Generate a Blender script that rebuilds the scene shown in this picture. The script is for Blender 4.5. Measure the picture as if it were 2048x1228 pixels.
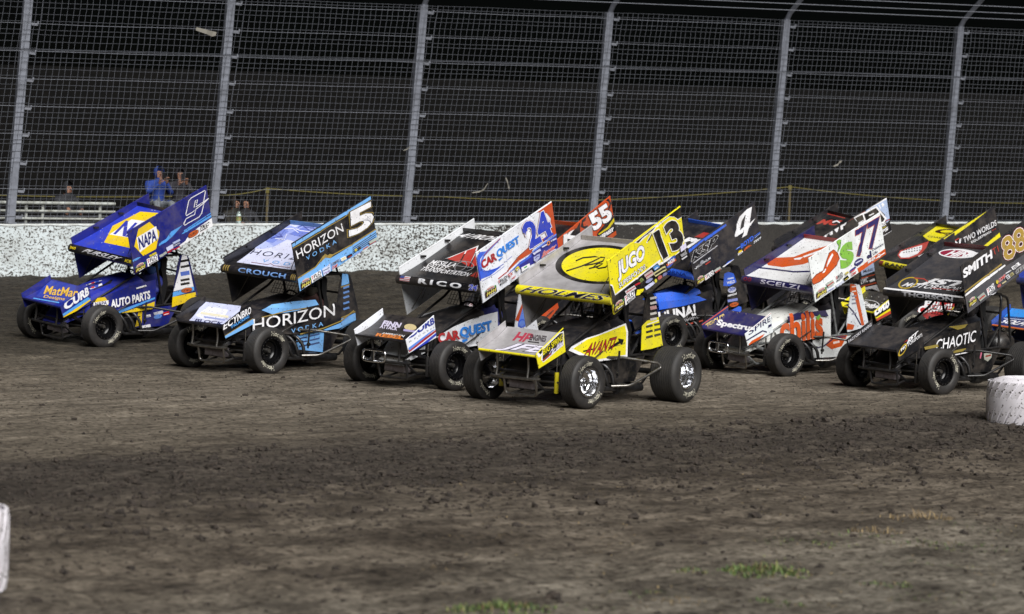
import bpy, bmesh, math, random
import numpy as np
from mathutils import Vector, Matrix
from mathutils.geometry import tessellate_polygon
R = math.radians
rnd = random.Random(7)
nrs = np.random.RandomState(11)
for o in list(bpy.data.objects): bpy.data.objects.remove(o)
scene = bpy.context.scene
C = scene.collection

# ------------------------------------------------------------------ camera, sky, floodlight, exposure
cam_d = bpy.data.cameras.new('camera'); cam = bpy.data.objects.new('camera', cam_d); C.objects.link(cam)
cam_d.sensor_width = 36.0; cam_d.lens = 36.0*5590/2048
cam_d.clip_start = 0.5; cam_d.clip_end = 2000
pitch, roll = R(-2.336), R(2.0045)
fw = Vector((0, math.cos(pitch), math.sin(pitch)))
r0 = Vector((1, 0, 0)); u0 = r0.cross(fw)
rr = r0*math.cos(roll)+u0*math.sin(roll); uu = -r0*math.sin(roll)+u0*math.cos(roll)
cam.matrix_world = Matrix(((rr.x, uu.x, -fw.x, 0), (rr.y, uu.y, -fw.y, 0), (rr.z, uu.z, -fw.z, 2.72), (0, 0, 0, 1)))
cam_d.dof.use_dof = True; cam_d.dof.focus_distance = 40.0; cam_d.dof.aperture_fstop = 2.2
scene.camera = cam

SUN_EL, SUN_AZ = R(39), R(156)       # azimuth clockwise from +Y
sdir = Vector((math.sin(SUN_AZ)*math.cos(SUN_EL), math.cos(SUN_AZ)*math.cos(SUN_EL), math.sin(SUN_EL)))
w = bpy.data.worlds.new('World'); scene.world = w; w.use_nodes = True
nt = w.node_tree; bg = nt.nodes['Background']
sky = nt.nodes.new('ShaderNodeTexSky'); sky.sky_type = 'NISHITA'; sky.sun_disc = False
sky.sun_elevation = SUN_EL; sky.sun_rotation = SUN_AZ
nt.links.new(sky.outputs[0], bg.inputs[0]); bg.inputs[1].default_value = 0.0003
sl = bpy.data.lights.new('floodlight_sun', 'SUN'); sl.energy = 5.0; sl.angle = R(48); sl.color = (1.0, 0.98, 0.955)
so = bpy.data.objects.new('floodlight_sun', sl); C.objects.link(so)
so.rotation_euler = sdir.to_track_quat('Z', 'Y').to_euler()
scene.view_settings.view_transform = 'Standard'; scene.view_settings.look = 'None'
scene.view_settings.exposure = 0.33; scene.view_settings.gamma = 1.0; scene.view_settings.use_curve_mapping = False

# ------------------------------------------------------------------ helpers
def lin(h):
    h = h.lstrip('#'); out = []
    for i in (0, 2, 4):
        c = int(h[i:i+2], 16)/255; out.append(c/12.92 if c <= .04045 else ((c+.055)/1.055)**2.4)
    return (*out, 1.0)
MATS = {}
def nodes(m):
    m.use_nodes = True; t = m.node_tree
    return t, t.nodes['Principled BSDF'], t.nodes.new, t.links.new
def paint(h, rough=.36, metal=0.0, mud=.585, coat=.25):
    k = (h, rough, metal, mud)
    if k in MATS: return MATS[k]
    m = bpy.data.materials.new('paint_'+h.strip('#')); t, b, N, L = nodes(m)
    col = lin(h)
    tc = N('ShaderNodeTexCoord')
    n1 = N('ShaderNodeTexNoise'); n1.inputs['Scale'].default_value = 34; n1.inputs['Detail'].default_value = 2
    L(tc.outputs['Object'], n1.inputs['Vector'])
    rp = N('ShaderNodeValToRGB'); rp.color_ramp.elements[0].position = mud+.08; rp.color_ramp.elements[1].position = mud+.11
    L(n1.outputs['Fac'], rp.inputs[0])
    n2 = N('ShaderNodeTexNoise'); n2.inputs['Scale'].default_value = 3.1; n2.inputs['Detail'].default_value = 7; n2.inputs['Roughness'].default_value = .7
    L(tc.outputs['Object'], n2.inputs['Vector'])
    r2 = N('ShaderNodeValToRGB'); r2.color_ramp.elements[0].position = .45; r2.color_ramp.elements[1].position = .78
    r2.color_ramp.elements[1].color = (.42, .42, .42, 1)
    L(n2.outputs['Fac'], r2.inputs[0])
    mx = N('ShaderNodeMix'); mx.data_type = 'RGBA'; mx.inputs[6].default_value = col; mx.inputs[7].default_value = (.17, .14, .115, 1)
    L(r2.outputs[0], mx.inputs[0])
    m2 = N('ShaderNodeMix'); m2.data_type = 'RGBA'; m2.inputs[7].default_value = (.05, .042, .035, 1)
    L(rp.outputs[0], m2.inputs[0]); L(mx.outputs[2], m2.inputs[6]); L(m2.outputs[2], b.inputs['Base Color'])
    ra = N('ShaderNodeMapRange'); ra.inputs['From Min'].default_value = .3; ra.inputs['From Max'].default_value = .8
    ra.inputs['To Min'].default_value = rough*.8; ra.inputs['To Max'].default_value = min(1, rough*1.7)
    L(n2.outputs['Fac'], ra.inputs[0]); L(ra.outputs[0], b.inputs['Roughness'])
    b.inputs['Metallic'].default_value = metal; b.inputs['Coat Weight'].default_value = coat; b.inputs['Coat Roughness'].default_value = .15
    bp = N('ShaderNodeBump'); bp.inputs['Strength'].default_value = .12; bp.inputs['Distance'].default_value = .02
    n3 = N('ShaderNodeTexNoise'); n3.inputs['Scale'].default_value = 5; L(tc.outputs['Object'], n3.inputs['Vector'])
    L(n3.outputs['Fac'], bp.inputs['Height']); L(bp.outputs[0], b.inputs['Normal'])
    MATS[k] = m; return m
def plain(name, h, rough=.5, metal=0.0, noise=0.0, scale=20, h2=None, bump=0.0):
    if name in MATS: return MATS[name]
    m = bpy.data.materials.new(name); t, b, N, L = nodes(m)
    b.inputs['Base Color'].default_value = lin(h); b.inputs['Roughness'].default_value = rough; b.inputs['Metallic'].default_value = metal
    if h2 or bump:
        tc = N('ShaderNodeTexCoord'); n = N('ShaderNodeTexNoise'); n.inputs['Scale'].default_value = scale; n.inputs['Detail'].default_value = 6
        n.inputs['Roughness'].default_value = .65
        L(tc.outputs['Object'], n.inputs['Vector'])
        if h2:
            r = N('ShaderNodeValToRGB'); r.color_ramp.elements[0].position = .38; r.color_ramp.elements[1].position = .66
            r.color_ramp.elements[0].color = lin(h); r.color_ramp.elements[1].color = lin(h2)
            L(n.outputs['Fac'], r.inputs[0]); L(r.outputs[0], b.inputs['Base Color'])
        if bump:
            bp = N('ShaderNodeBump'); bp.inputs['Strength'].default_value = bump; bp.inputs['Distance'].default_value = .02
            L(n.outputs['Fac'], bp.inputs['Height']); L(bp.outputs[0], b.inputs['Normal'])
    MATS[name] = m; return m
RUBBER = plain('tyre_rubber', '#1c1b1b', .62, h2='#2b2826', scale=9, bump=.1)
RUBBER_LR = plain('tyre_rubber_rear', '#201f1f', .68, h2='#2c2a28', scale=5, bump=.08)
BLACKTUBE = plain('black_tube', '#17171a', .35, h2='#2c2a28', scale=14)
CHROME = plain('chrome', '#d8d9dc', .16, 1.0)
STEEL = plain('steel_tube', '#8d8c8a', .32, .9, h2='#6d675f', scale=16)
DARKSTEEL = plain('header_steel', '#4a4a4c', .42, .8, h2='#2f2d2c', scale=12)
BLACKRIM = plain('black_rim', '#0d0d0f', .22, .3)
LETTER = plain('tyre_letter', '#b4b0a0', .6, h2='#4b4945', scale=26)
INTERIOR = plain('dark_interior', '#101012', .7)

class MB:
    def __init__(s): s.v = []; s.f = []; s.m = []
    def add(s, vs, fs, mi=0):
        n = len(s.v); s.v += [tuple(v) for v in vs]
        for f in fs: s.f.append(tuple(i+n for i in f)); s.m.append(mi)
        return s
    def box(s, c, d, mi=0, mat=None):
        x, y, z = d[0]/2, d[1]/2, d[2]/2
        vs = [Vector((a*x, b*y, e*z)) for a in (-1, 1) for b in (-1, 1) for e in (-1, 1)]
        if mat: vs = [mat @ v for v in vs]
        vs = [v+Vector(c) for v in vs]
        return s.add(vs, [(0, 1, 3, 2), (4, 6, 7, 5), (0, 4, 5, 1), (2, 3, 7, 6), (0, 2, 6, 4), (1, 5, 7, 3)], mi)
    def tube(s, pts, r, n=7, mi=0, cap=True, closed=False):
        pts = [Vector(p) for p in pts]; k = len(pts)
        rs = r if isinstance(r, (list, tuple)) else [r]*k
        vs = []; up = None
        for i, p in enumerate(pts):
            if closed: d = pts[(i+1) % k]-pts[i-1]
            else: d = pts[min(i+1, k-1)]-pts[max(i-1, 0)]
            d.normalize()
            if up is None: up = d.orthogonal().normalized()
            up = (up-d*up.dot(d)).normalized(); sd = d.cross(up)
            for j in range(n):
                a = 2*math.pi*j/n; vs.append(p+(up*math.cos(a)+sd*math.sin(a))*rs[i])
        fs = [(i*n+j, i*n+(j+1) % n, ((i+1) % k)*n+(j+1) % n, ((i+1) % k)*n+j) for i in range(k if closed else k-1) for j in range(n)]
        if cap and not closed: fs += [tuple(range(n))[::-1], tuple((k-1)*n+j for j in range(n))]
        return s.add(vs, fs, mi)
    def lathe(s, prof, n=32, axis='y', org=(0, 0, 0), mi=0, closed=False):
        # prof: (axial, radius)
        vs = []; k = len(prof); o = Vector(org)
        for a, r in prof:
            for j in range(n):
                t = 2*math.pi*j/n; c, q = r*math.cos(t), r*math.sin(t)
                vs.append(o+Vector((c, a, q) if axis == 'y' else (c, q, a) if axis == 'z' else (a, c, q)))
        fs = [(i*n+j, i*n+(j+1) % n, ((i+1) % k)*n+(j+1) % n, ((i+1) % k)*n+j) for i in range(k if closed else k-1) for j in range(n)]
        return s.add(vs, fs, mi)
    def grid(s, rows, mi=0, closed=False):
        k = len(rows); n = len(rows[0]); vs = [p for r in rows for p in r]
        fs = [(i*n+j, i*n+j+1, (i+1)*n+j+1, (i+1)*n+j) for i in range(k-1) for j in range(n-1)]
        if closed: fs += [(i*n+n-1, i*n, (i+1)*n, (i+1)*n+n-1) for i in range(k-1)]
        return s.add(vs, fs, mi)
    def prism(s, pts, off, mi=0):
        # planar polygon extruded by vector off
        pts = [Vector(p) for p in pts]; n = len(pts); o = Vector(off)
        tri = tessellate_polygon([pts])
        fs = [tuple(t) for t in tri]+[tuple(n+i for i in t)[::-1] for t in tri]
        fs += [(i, (i+1) % n, n+(i+1) % n, n+i) for i in range(n)]
        return s.add(pts+[p+o for p in pts], fs, mi)
    def mesh(s, name, mats, smooth=False):
        me = bpy.data.meshes.new(name); me.from_pydata(s.v, [], s.f)
        for m in (mats if isinstance(mats, (list, tuple)) else [mats]): me.materials.append(m)
        if any(s.m): me.polygons.foreach_set('material_index', s.m)
        bm = bmesh.new(); bm.from_mesh(me); bmesh.ops.recalc_face_normals(bm, faces=bm.faces); bm.to_mesh(me); bm.free()
        if smooth:
            me.polygons.foreach_set('use_smooth', [True]*len(me.polygons))
            me.set_sharp_from_angle(angle=R(smooth if smooth is not True else 40))
        me.update(); return me
    def build(s, name, mats, parent=None, smooth=False, mw=None):
        return link(name, s.mesh(name, mats, smooth), parent, mw)
def link(name, me, parent=None, mw=None):
    o = bpy.data.objects.new(name, me); C.objects.link(o)
    if parent: o.parent = parent
    if mw is not None: o.matrix_basis = mw
    return o
def empty(name, mw):
    o = bpy.data.objects.new(name, None); C.objects.link(o); o.matrix_world = mw; o.empty_display_size = .2; return o
def tag(o, label=None, cat=None, group=None, kind=None):
    if label: o['label'] = label
    if cat: o['category'] = cat
    if group: o['group'] = group
    if kind: o['kind'] = kind
    return o
def fillet(pts, rad, n=4):
    pts = [Vector(p) for p in pts]; out = [pts[0]]
    for a, b, c in zip(pts, pts[1:], pts[2:]):
        d1 = (a-b); d2 = (c-b); r = min(rad, d1.length*.45, d2.length*.45)
        p, q = b+d1.normalized()*r, b+d2.normalized()*r
        for i in range(n+1):
            t = i/n; out.append(p.lerp(b, t).lerp(b.lerp(q, t), t))
    return out+[pts[-1]]

# ------------------------------------------------------------------ terrain shape
XL, XR = -9.837, 12.09
SLW = (66-53.7)/(XR-XL)
def Yw(X): return 53.7+(X-XL)*SLW
def zb(X): return .78+(np.clip(X, -60, 60)-XL)/(XR-XL)*.68
def G(X, Y):
    t = np.clip(1-(Yw(X)-Y)/15, 0, 1); return zb(X)*t*t
NT = {}
def vnoise(x, y, seed):
    # smooth value noise on numpy arrays
    if seed not in NT: NT[seed] = np.random.RandomState(seed).rand(256, 256)
    T = NT[seed]
    xi = np.floor(x).astype(int); yi = np.floor(y).astype(int); fx = x-xi; fy = y-yi
    fx = fx*fx*(3-2*fx); fy = fy*fy*(3-2*fy)
    g = lambda a, b: T[a % 256, b % 256]
    return (g(xi, yi)*(1-fx)+g(xi+1, yi)*fx)*(1-fy)+(g(xi, yi+1)*(1-fx)+g(xi+1, yi+1)*fx)*fy
def relief(X, Y):
    c = (Y-X)/math.sqrt(2); a = (X+Y)/math.sqrt(2)
    loose = np.exp(-((c-20.0)/2.2)**2)            # loose dirt along the inside edge of the track
    inf = np.clip((18.5-c)/2, 0, 1)               # infield
    base = np.clip((c-20)/2, 0, 1)
    h = .030*(vnoise(a*.7, c*1.9, 3)-.5)+.022*(vnoise(a*2.1+9, c*6, 4)-.5)*(.5+base)
    h += (.035*(vnoise(X*5, Y*5, 5)-.5)+.03*(vnoise(X*11, Y*11, 6)-.5))*(loose*.8+inf*.7+.14)
    h += .10*loose*vnoise(a*.5, c*.8, 8)
    h += .05*inf*(vnoise(X*1.3, Y*1.3, 9)-.5)
    # rough berm of thrown dirt below the wall
    d = Yw(X)-Y; berm = np.exp(-((d-1.0)/2.2)**2)
    h += berm*(.06*(vnoise(X*2.3, Y*2.3, 12)-.5)+.06*(vnoise(X*6, Y*6, 13)-.5))
    return h
def gz(x, y): return float(G(np.array(x, float), np.array(y, float))+relief(np.array([x], float), np.array([y], float))[0])

def axis_vals(lo, hi, step, outer):
    v = list(np.arange(lo, hi+1e-6, step)); s = step; x = hi; a = []
    while x < outer: s *= 1.25; x += s; a.append(x)
    b = []; s = step; x = lo
    while x > -outer: s *= 1.25; x -= s; b.append(x)
    return np.array(b[::-1]+v+a)
xs = axis_vals(-11.5, 13.5, .065, 400)
ys = axis_vals(15.5, 58, .075, 500)
XX, YY = np.meshgrid(xs, ys)
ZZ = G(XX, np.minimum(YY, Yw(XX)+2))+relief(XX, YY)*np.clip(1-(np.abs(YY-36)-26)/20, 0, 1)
nv = np.stack([XX.ravel(), YY.ravel(), ZZ.ravel()], 1)
ny, nx = XX.shape
ii = np.arange(nx*ny).reshape(ny, nx)
quads = np.stack([ii[:-1, :-1].ravel(), ii[:-1, 1:].ravel(), ii[1:, 1:].ravel(), ii[1:, :-1].ravel()], 1)
me = bpy.data.meshes.new('ground')
me.vertices.add(len(nv)); me.vertices.foreach_set('co', nv.ravel())
me.loops.add(quads.size); me.loops.foreach_set('vertex_index', quads.ravel())
me.polygons.add(len(quads)); me.polygons.foreach_set('loop_start', np.arange(0, quads.size, 4))
me.polygons.foreach_set('use_smooth', np.ones(len(quads), bool)); me.update(); me.validate()
ground = link('ground', me); tag(ground, kind='structure')
def dirt_mat():
    m = bpy.data.materials.new('track_dirt'); t, b, N, L = nodes(m)
    tc = N('ShaderNodeTexCoord')
    mp = N('ShaderNodeMapping'); mp.inputs['Rotation'].default_value = (0, 0, R(-45)); L(tc.outputs['Object'], mp.inputs[0])
    sp = N('ShaderNodeSeparateXYZ'); L(mp.outputs[0], sp.inputs[0])     # x along the track, y across
    wob = N('ShaderNodeTexNoise'); wob.inputs['Scale'].default_value = .35; wob.inputs['Detail'].default_value = 5; L(tc.outputs['Object'], wob.inputs['Vector'])
    ad = N('ShaderNodeMath'); ad.operation = 'MULTIPLY_ADD'; ad.inputs[1].default_value = 4.4; L(wob.outputs['Fac'], ad.inputs[0]); L(sp.outputs[1], ad.inputs[2])
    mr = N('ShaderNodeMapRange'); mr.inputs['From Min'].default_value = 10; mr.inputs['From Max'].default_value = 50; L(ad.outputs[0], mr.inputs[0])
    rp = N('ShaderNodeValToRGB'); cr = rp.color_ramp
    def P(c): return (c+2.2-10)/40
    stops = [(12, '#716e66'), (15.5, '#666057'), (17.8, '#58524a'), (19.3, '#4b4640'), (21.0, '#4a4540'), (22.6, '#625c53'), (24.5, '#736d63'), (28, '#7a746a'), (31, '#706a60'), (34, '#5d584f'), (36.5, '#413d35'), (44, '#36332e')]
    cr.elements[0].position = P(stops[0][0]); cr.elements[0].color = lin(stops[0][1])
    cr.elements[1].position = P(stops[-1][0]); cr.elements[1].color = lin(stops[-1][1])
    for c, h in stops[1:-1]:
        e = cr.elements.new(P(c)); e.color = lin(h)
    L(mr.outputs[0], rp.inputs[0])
    # streaks along the track
    m2 = N('ShaderNodeMapping'); m2.inputs['Scale'].default_value = (.55, 2.6, 1); L(mp.outputs[0], m2.inputs[0])
    st = N('ShaderNodeTexNoise'); st.inputs['Scale'].default_value = 1.5; st.inputs['Detail'].default_value = 9; st.inputs['Roughness'].default_value = .72; L(m2.outputs[0], st.inputs['Vector'])
    fine = N('ShaderNodeTexNoise'); fine.inputs['Scale'].default_value = 13; fine.inputs['Detail'].default_value = 8; fine.inputs['Roughness'].default_value = .75; L(tc.outputs['Object'], fine.inputs['Vector'])
    r1 = N('ShaderNodeValToRGB'); r1.color_ramp.elements[0].position = .36; r1.color_ramp.elements[0].color = (.48, .46, .44, 1); r1.color_ramp.elements[1].position = .64; r1.color_ramp.elements[1].color = (1.32, 1.3, 1.28, 1)
    L(st.outputs['Fac'], r1.inputs[0])
    r2 = N('ShaderNodeValToRGB'); r2.color_ramp.elements[0].position = .36; r2.color_ramp.elements[0].color = (.42, .40, .38, 1); r2.color_ramp.elements[1].position = .62; r2.color_ramp.elements[1].color = (1.3, 1.28, 1.25, 1)
    L(fine.outputs['Fac'], r2.inputs[0])
    x1 = N('ShaderNodeMix'); x1.data_type = 'RGBA'; x1.blend_type = 'MULTIPLY'; x1.inputs[0].default_value = 1; L(rp.outputs[0], x1.inputs[6]); L(r1.outputs[0], x1.inputs[7])
    x2 = N('ShaderNodeMix'); x2.data_type = 'RGBA'; x2.blend_type = 'MULTIPLY'; x2.inputs[0].default_value = 1; L(x1.outputs[2], x2.inputs[6]); L(r2.outputs[0], x2.inputs[7])
    fk = N('ShaderNodeTexNoise'); fk.inputs['Scale'].default_value = 10.5; fk.inputs['Detail'].default_value = 3.5; fk.inputs['Roughness'].default_value = .6; L(mp.outputs[0], fk.inputs['Vector'])
    r3 = N('ShaderNodeValToRGB'); r3.color_ramp.elements[0].position = .555; r3.color_ramp.elements[0].color = (1, 1, 1, 1); r3.color_ramp.elements[1].position = .61; r3.color_ramp.elements[1].color = (.33, .30, .28, 1); L(fk.outputs['Fac'], r3.inputs[0])
    x3 = N('ShaderNodeMix'); x3.data_type = 'RGBA'; x3.blend_type = 'MULTIPLY'; x3.inputs[0].default_value = .85; L(x2.outputs[2], x3.inputs[6]); L(r3.outputs[0], x3.inputs[7])
    pn = N('ShaderNodeTexNoise'); pn.inputs['Scale'].default_value = .9; pn.inputs['Detail'].default_value = 6; pn.inputs['Roughness'].default_value = .68; L(tc.outputs['Object'], pn.inputs['Vector'])
    r4 = N('ShaderNodeValToRGB'); r4.color_ramp.elements[0].position = .36; r4.color_ramp.elements[0].color = (.55, .52, .50, 1); r4.color_ramp.elements[1].position = .66; r4.color_ramp.elements[1].color = (1.75, 1.75, 1.75, 1); L(pn.outputs['Fac'], r4.inputs[0])
    ic = N('ShaderNodeMapRange'); ic.inputs['From Min'].default_value = 17.5; ic.inputs['From Max'].default_value = 21.5; ic.inputs['To Min'].default_value = 1; ic.inputs['To Max'].default_value = .3; L(sp.outputs[1], ic.inputs[0])
    x4 = N('ShaderNodeMix'); x4.data_type = 'RGBA'; x4.blend_type = 'MULTIPLY'; L(ic.outputs[0], x4.inputs[0]); L(x3.outputs[2], x4.inputs[6]); L(r4.outputs[0], x4.inputs[7])
    L(x4.outputs[2], b.inputs['Base Color']); b.inputs['Roughness'].default_value = .93; b.inputs['Specular IOR Level'].default_value = .25
    vo = N('ShaderNodeTexNoise'); vo.inputs['Scale'].default_value = 42; vo.inputs['Detail'].default_value = 4; L(tc.outputs['Object'], vo.inputs['Vector'])
    sm = N('ShaderNodeMath'); sm.operation = 'MULTIPLY_ADD'; sm.inputs[1].default_value = .35; L(vo.outputs['Fac'], sm.inputs[0]); L(fine.outputs['Fac'], sm.inputs[2])
    bp = N('ShaderNodeBump'); bp.inputs['Strength'].default_value = .9; bp.inputs['Distance'].default_value = .05; L(sm.outputs[0], bp.inputs['Height'])
    L(bp.outputs[0], b.inputs['Normal'])
    return m
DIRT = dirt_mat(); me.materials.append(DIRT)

# hill behind the fence
def hill():
    m = bpy.data.materials.new('hill_soil'); t, b, N, L = nodes(m)
    tc = N('ShaderNodeTexCoord'); mp = N('ShaderNodeMapping'); mp.inputs['Scale'].default_value = (1, 1, 1); L(tc.outputs['Object'], mp.inputs[0])
    n = N('ShaderNodeTexNoise'); n.inputs['Scale'].default_value = 2.2; n.inputs['Detail'].default_value = 9; n.inputs['Roughness'].default_value = .8; L(mp.outputs[0], n.inputs['Vector'])
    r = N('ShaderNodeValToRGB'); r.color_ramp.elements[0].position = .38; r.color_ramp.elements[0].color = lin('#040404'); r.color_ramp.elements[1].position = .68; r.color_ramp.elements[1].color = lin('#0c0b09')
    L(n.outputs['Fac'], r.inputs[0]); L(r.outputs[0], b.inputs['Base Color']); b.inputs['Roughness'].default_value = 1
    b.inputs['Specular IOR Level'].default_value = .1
    rows = []; dv = Vector((1, SLW, 0)).normalized(); nn = Vector((-SLW, 1, 0)).normalized()
    for j in range(60):
        k = j/59
        row = []
        for i in range(160):
            s = -60+i*.75; p0 = Vector((XL, 53.7, 0))+dv*s
            d = 1.2+k*24; p = p0+nn*d
            zt = 5.62+s*.024
            z0 = zb(p0.x)-.1
            f = min(1, max(0, (k-.25)/.72)); f = f*f*(3-2*f)
            z = z0+(zt-z0)*f + (vnoise(np.array([p.x*.8]), np.array([p.y*.8]), 21)[0]-.5)*.25*(1 if k < .9 else .35)
            row.append((p.x, p.y, z))
        rows.append(row)
    mb = MB(); mb.grid(rows); back = [(x+nn.x*30, y+nn.y*30, -2) for x, y, z in rows[-1]]; mb.grid([rows[-1], back])
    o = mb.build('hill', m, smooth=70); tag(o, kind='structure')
hill()

# ------------------------------------------------------------------ wall
WD = Vector((1, SLW, 0)).normalized(); WN = Vector((SLW, -1, 0)).normalized()     # along the wall, towards the track
def wall_pt(X, off=0.0, z=0.0):
    return Vector((X, Yw(X), float(zb(X))+z))+WN*off
def wall_mat():
    m = bpy.data.materials.new('splattered_white_wall'); t, b, N, L = nodes(m)
    tc = N('ShaderNodeTexCoord')
    mp = N('ShaderNodeMapping'); mp.inputs['Scale'].default_value = (1, 1, 1.25); L(tc.outputs['Object'], mp.inputs[0])
    n = N('ShaderNodeTexNoise'); n.inputs['Scale'].default_value = 21; n.inputs['Detail'].default_value = 5; n.inputs['Roughness'].default_value = .68; L(mp.outputs[0], n.inputs['Vector'])
    n2 = N('ShaderNodeTexNoise'); n2.inputs['Scale'].default_value = .45; n2.inputs['Detail'].default_value = 3; L(tc.outputs['Object'], n2.inputs['Vector'])
    sp = N('ShaderNodeSeparateXYZ'); L(tc.outputs['Object'], sp.inputs[0])
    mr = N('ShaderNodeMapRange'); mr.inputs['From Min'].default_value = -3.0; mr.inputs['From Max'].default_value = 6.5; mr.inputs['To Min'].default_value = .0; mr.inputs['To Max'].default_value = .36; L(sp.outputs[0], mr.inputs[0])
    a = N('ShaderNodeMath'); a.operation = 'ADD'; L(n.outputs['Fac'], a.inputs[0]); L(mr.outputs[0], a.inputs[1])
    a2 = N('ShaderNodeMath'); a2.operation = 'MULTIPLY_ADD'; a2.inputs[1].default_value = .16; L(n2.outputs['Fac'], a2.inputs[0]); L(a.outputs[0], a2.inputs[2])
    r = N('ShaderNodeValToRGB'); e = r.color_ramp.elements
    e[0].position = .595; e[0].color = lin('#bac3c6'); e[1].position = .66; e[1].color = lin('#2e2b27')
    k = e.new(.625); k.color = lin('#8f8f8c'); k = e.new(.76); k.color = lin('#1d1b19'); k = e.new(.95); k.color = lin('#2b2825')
    L(a2.outputs[0], r.inputs[0]); st = N('ShaderNodeTexNoise'); st.inputs['Scale'].default_value = 1.3; st.inputs['Detail'].default_value = 7; st.inputs['Roughness'].default_value = .7; L(tc.outputs['Object'], st.inputs['Vector'])
    rs_ = N('ShaderNodeValToRGB'); rs_.color_ramp.elements[0].position = .45; rs_.color_ramp.elements[0].color = (1, 1, 1, 1); rs_.color_ramp.elements[1].position = .75; rs_.color_ramp.elements[1].color = (.55, .52, .48, 1); L(st.outputs['Fac'], rs_.inputs[0])
    ml = N('ShaderNodeMix'); ml.data_type = 'RGBA'; ml.blend_type = 'MULTIPLY'; ml.inputs[0].default_value = 1; L(r.outputs[0], ml.inputs[6]); L(rs_.outputs[0], ml.inputs[7]); L(ml.outputs[2], b.inputs['Base Color']); b.inputs['Roughness'].default_value = .85
    bp = N('ShaderNodeBump'); bp.inputs['Strength'].default_value = .5; bp.inputs['Distance'].default_value = .02; L(n.outputs['Fac'], bp.inputs['Height']); L(bp.outputs[0], b.inputs['Normal'])
    return m
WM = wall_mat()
WCAP = plain('wall_cap_white', '#c9cfd0', .8, h2='#9fa09c', scale=7)
X0, X1 = -16.5, 18.5
mb = MB(); rows = [[], [], [], []]
for i in range(141):
    X = X0+(X1-X0)*i/140
    for r, (off, z) in zip(rows, ((.02, -.5), (0, .985), (-.30, .985), (-.32, -.5))): r.append(wall_pt(X, off, z))
mb.grid(rows)
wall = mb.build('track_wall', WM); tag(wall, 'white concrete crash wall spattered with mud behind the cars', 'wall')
mb = MB(); rows = [[], [], [], [], []]
for i in range(281):
    X = X0+(X1-X0)*i/280; j = .006*math.sin(i*1.7)+.006*rnd.random()
    for r, (off, z) in zip(rows, ((.012, .955+j*2), (.018, .985), (0.0, 1.0+j*.3), (-.30, 1.0), (-.312, .95))): r.append(wall_pt(X, off, z))
mb.grid(rows); mb.build('wall_cap', WCAP, wall, smooth=30)

# ------------------------------------------------------------------ catch fence on the wall
GALV = plain('galvanised_post', '#70747e', .55, .15, h2='#5b5e66', scale=6)
WIRE = plain('fence_wire', '#6a6d75', .6, .1)
CABLE = plain('fence_cable', '#6b6e76', .55, .2)
LEAN = R(1.8)
FUP = (Vector((0, 0, 1))+WN*.008+WD*.120).normalized()
FH = 4.57
fence = empty('catch_fence', Matrix.Translation(wall_pt(0, -.15, 1.0)))
tag(fence, 'tall galvanised wire catch fence with leaning posts above the white wall', 'fence')
FI = fence.matrix_world.inverted()
def fpt(X, h, off=0.0): return FI @ (wall_pt(X, -.15+off, 1.0)+FUP*h)
posts = [-13.27, -9.66, -5.98, -2.2, 1.73, 5.76, 10.02, 14.47]
ax = WD; bx = FUP; cx = (bx.cross(ax)).normalized()
PM = Matrix((ax, cx, bx)).transposed()
arm_dir = (FUP*.5+WN*1.0).normalized()
pm = MB(); pm.box((0, 0, FH/2-.02), (.125, .17, FH)); pm.box((-.0825, -.02, FH/2-.02), (.04, .11, FH-.05))
pm.box((.0, -.02, .02), (.17, .2, .03))
A0 = Vector((0, 0, FH-.06)); ad = PM.inverted() @ arm_dir
pm.tube([A0, A0+ad*.16+Vector((0, 0, .12)), A0+ad*1.7+Vector((0, 0, .45))], .055, 8)
pmesh = pm.mesh('fence_post', GALV, smooth=35)
cm = MB(); cm.box((.125, -.10, 0), (.13, .03, .05)); cm.box((.185, -.10, .035), (.02, .05, .07)); cmesh = cm.mesh('clamp', CABLE)
for X in posts:
    p = link('fence_post', pmesh, fence, Matrix.Translation(fpt(X, 0)) @ PM.to_4x4())
    for k in range(9):
        link('clamp', cmesh, p, Matrix.Translation((0, 0, .12+k*.535+rnd.uniform(-.02, .02))))
# stretched cables, one object each
nsag = lambda X, k: -.008*abs(math.sin((X+3)*.8))-.004*math.sin(X*2.1+k*1.9)
for k in range(9):
    h = .16+k*.535; pts = []
    for i in range(150):
        X = X0+1+(X1-X0-2)*i/149; pts.append(fpt(X, h+nsag(X, k), .10))
    MB().tube(pts, .0042 if k % 2 else .005, 5).build('cable', CABLE, fence, smooth=60)
for k, (u, v) in enumerate(((.55, .25), (1.05, .36), (1.6, .47))):
    pts = [fpt(X0+1+(X1-X0-2)*i/60, FH-.06+v)+WN*u*.98 for i in range(61)]
    MB().tube(pts, .008, 5).build('cable', CABLE, fence, smooth=60)
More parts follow.
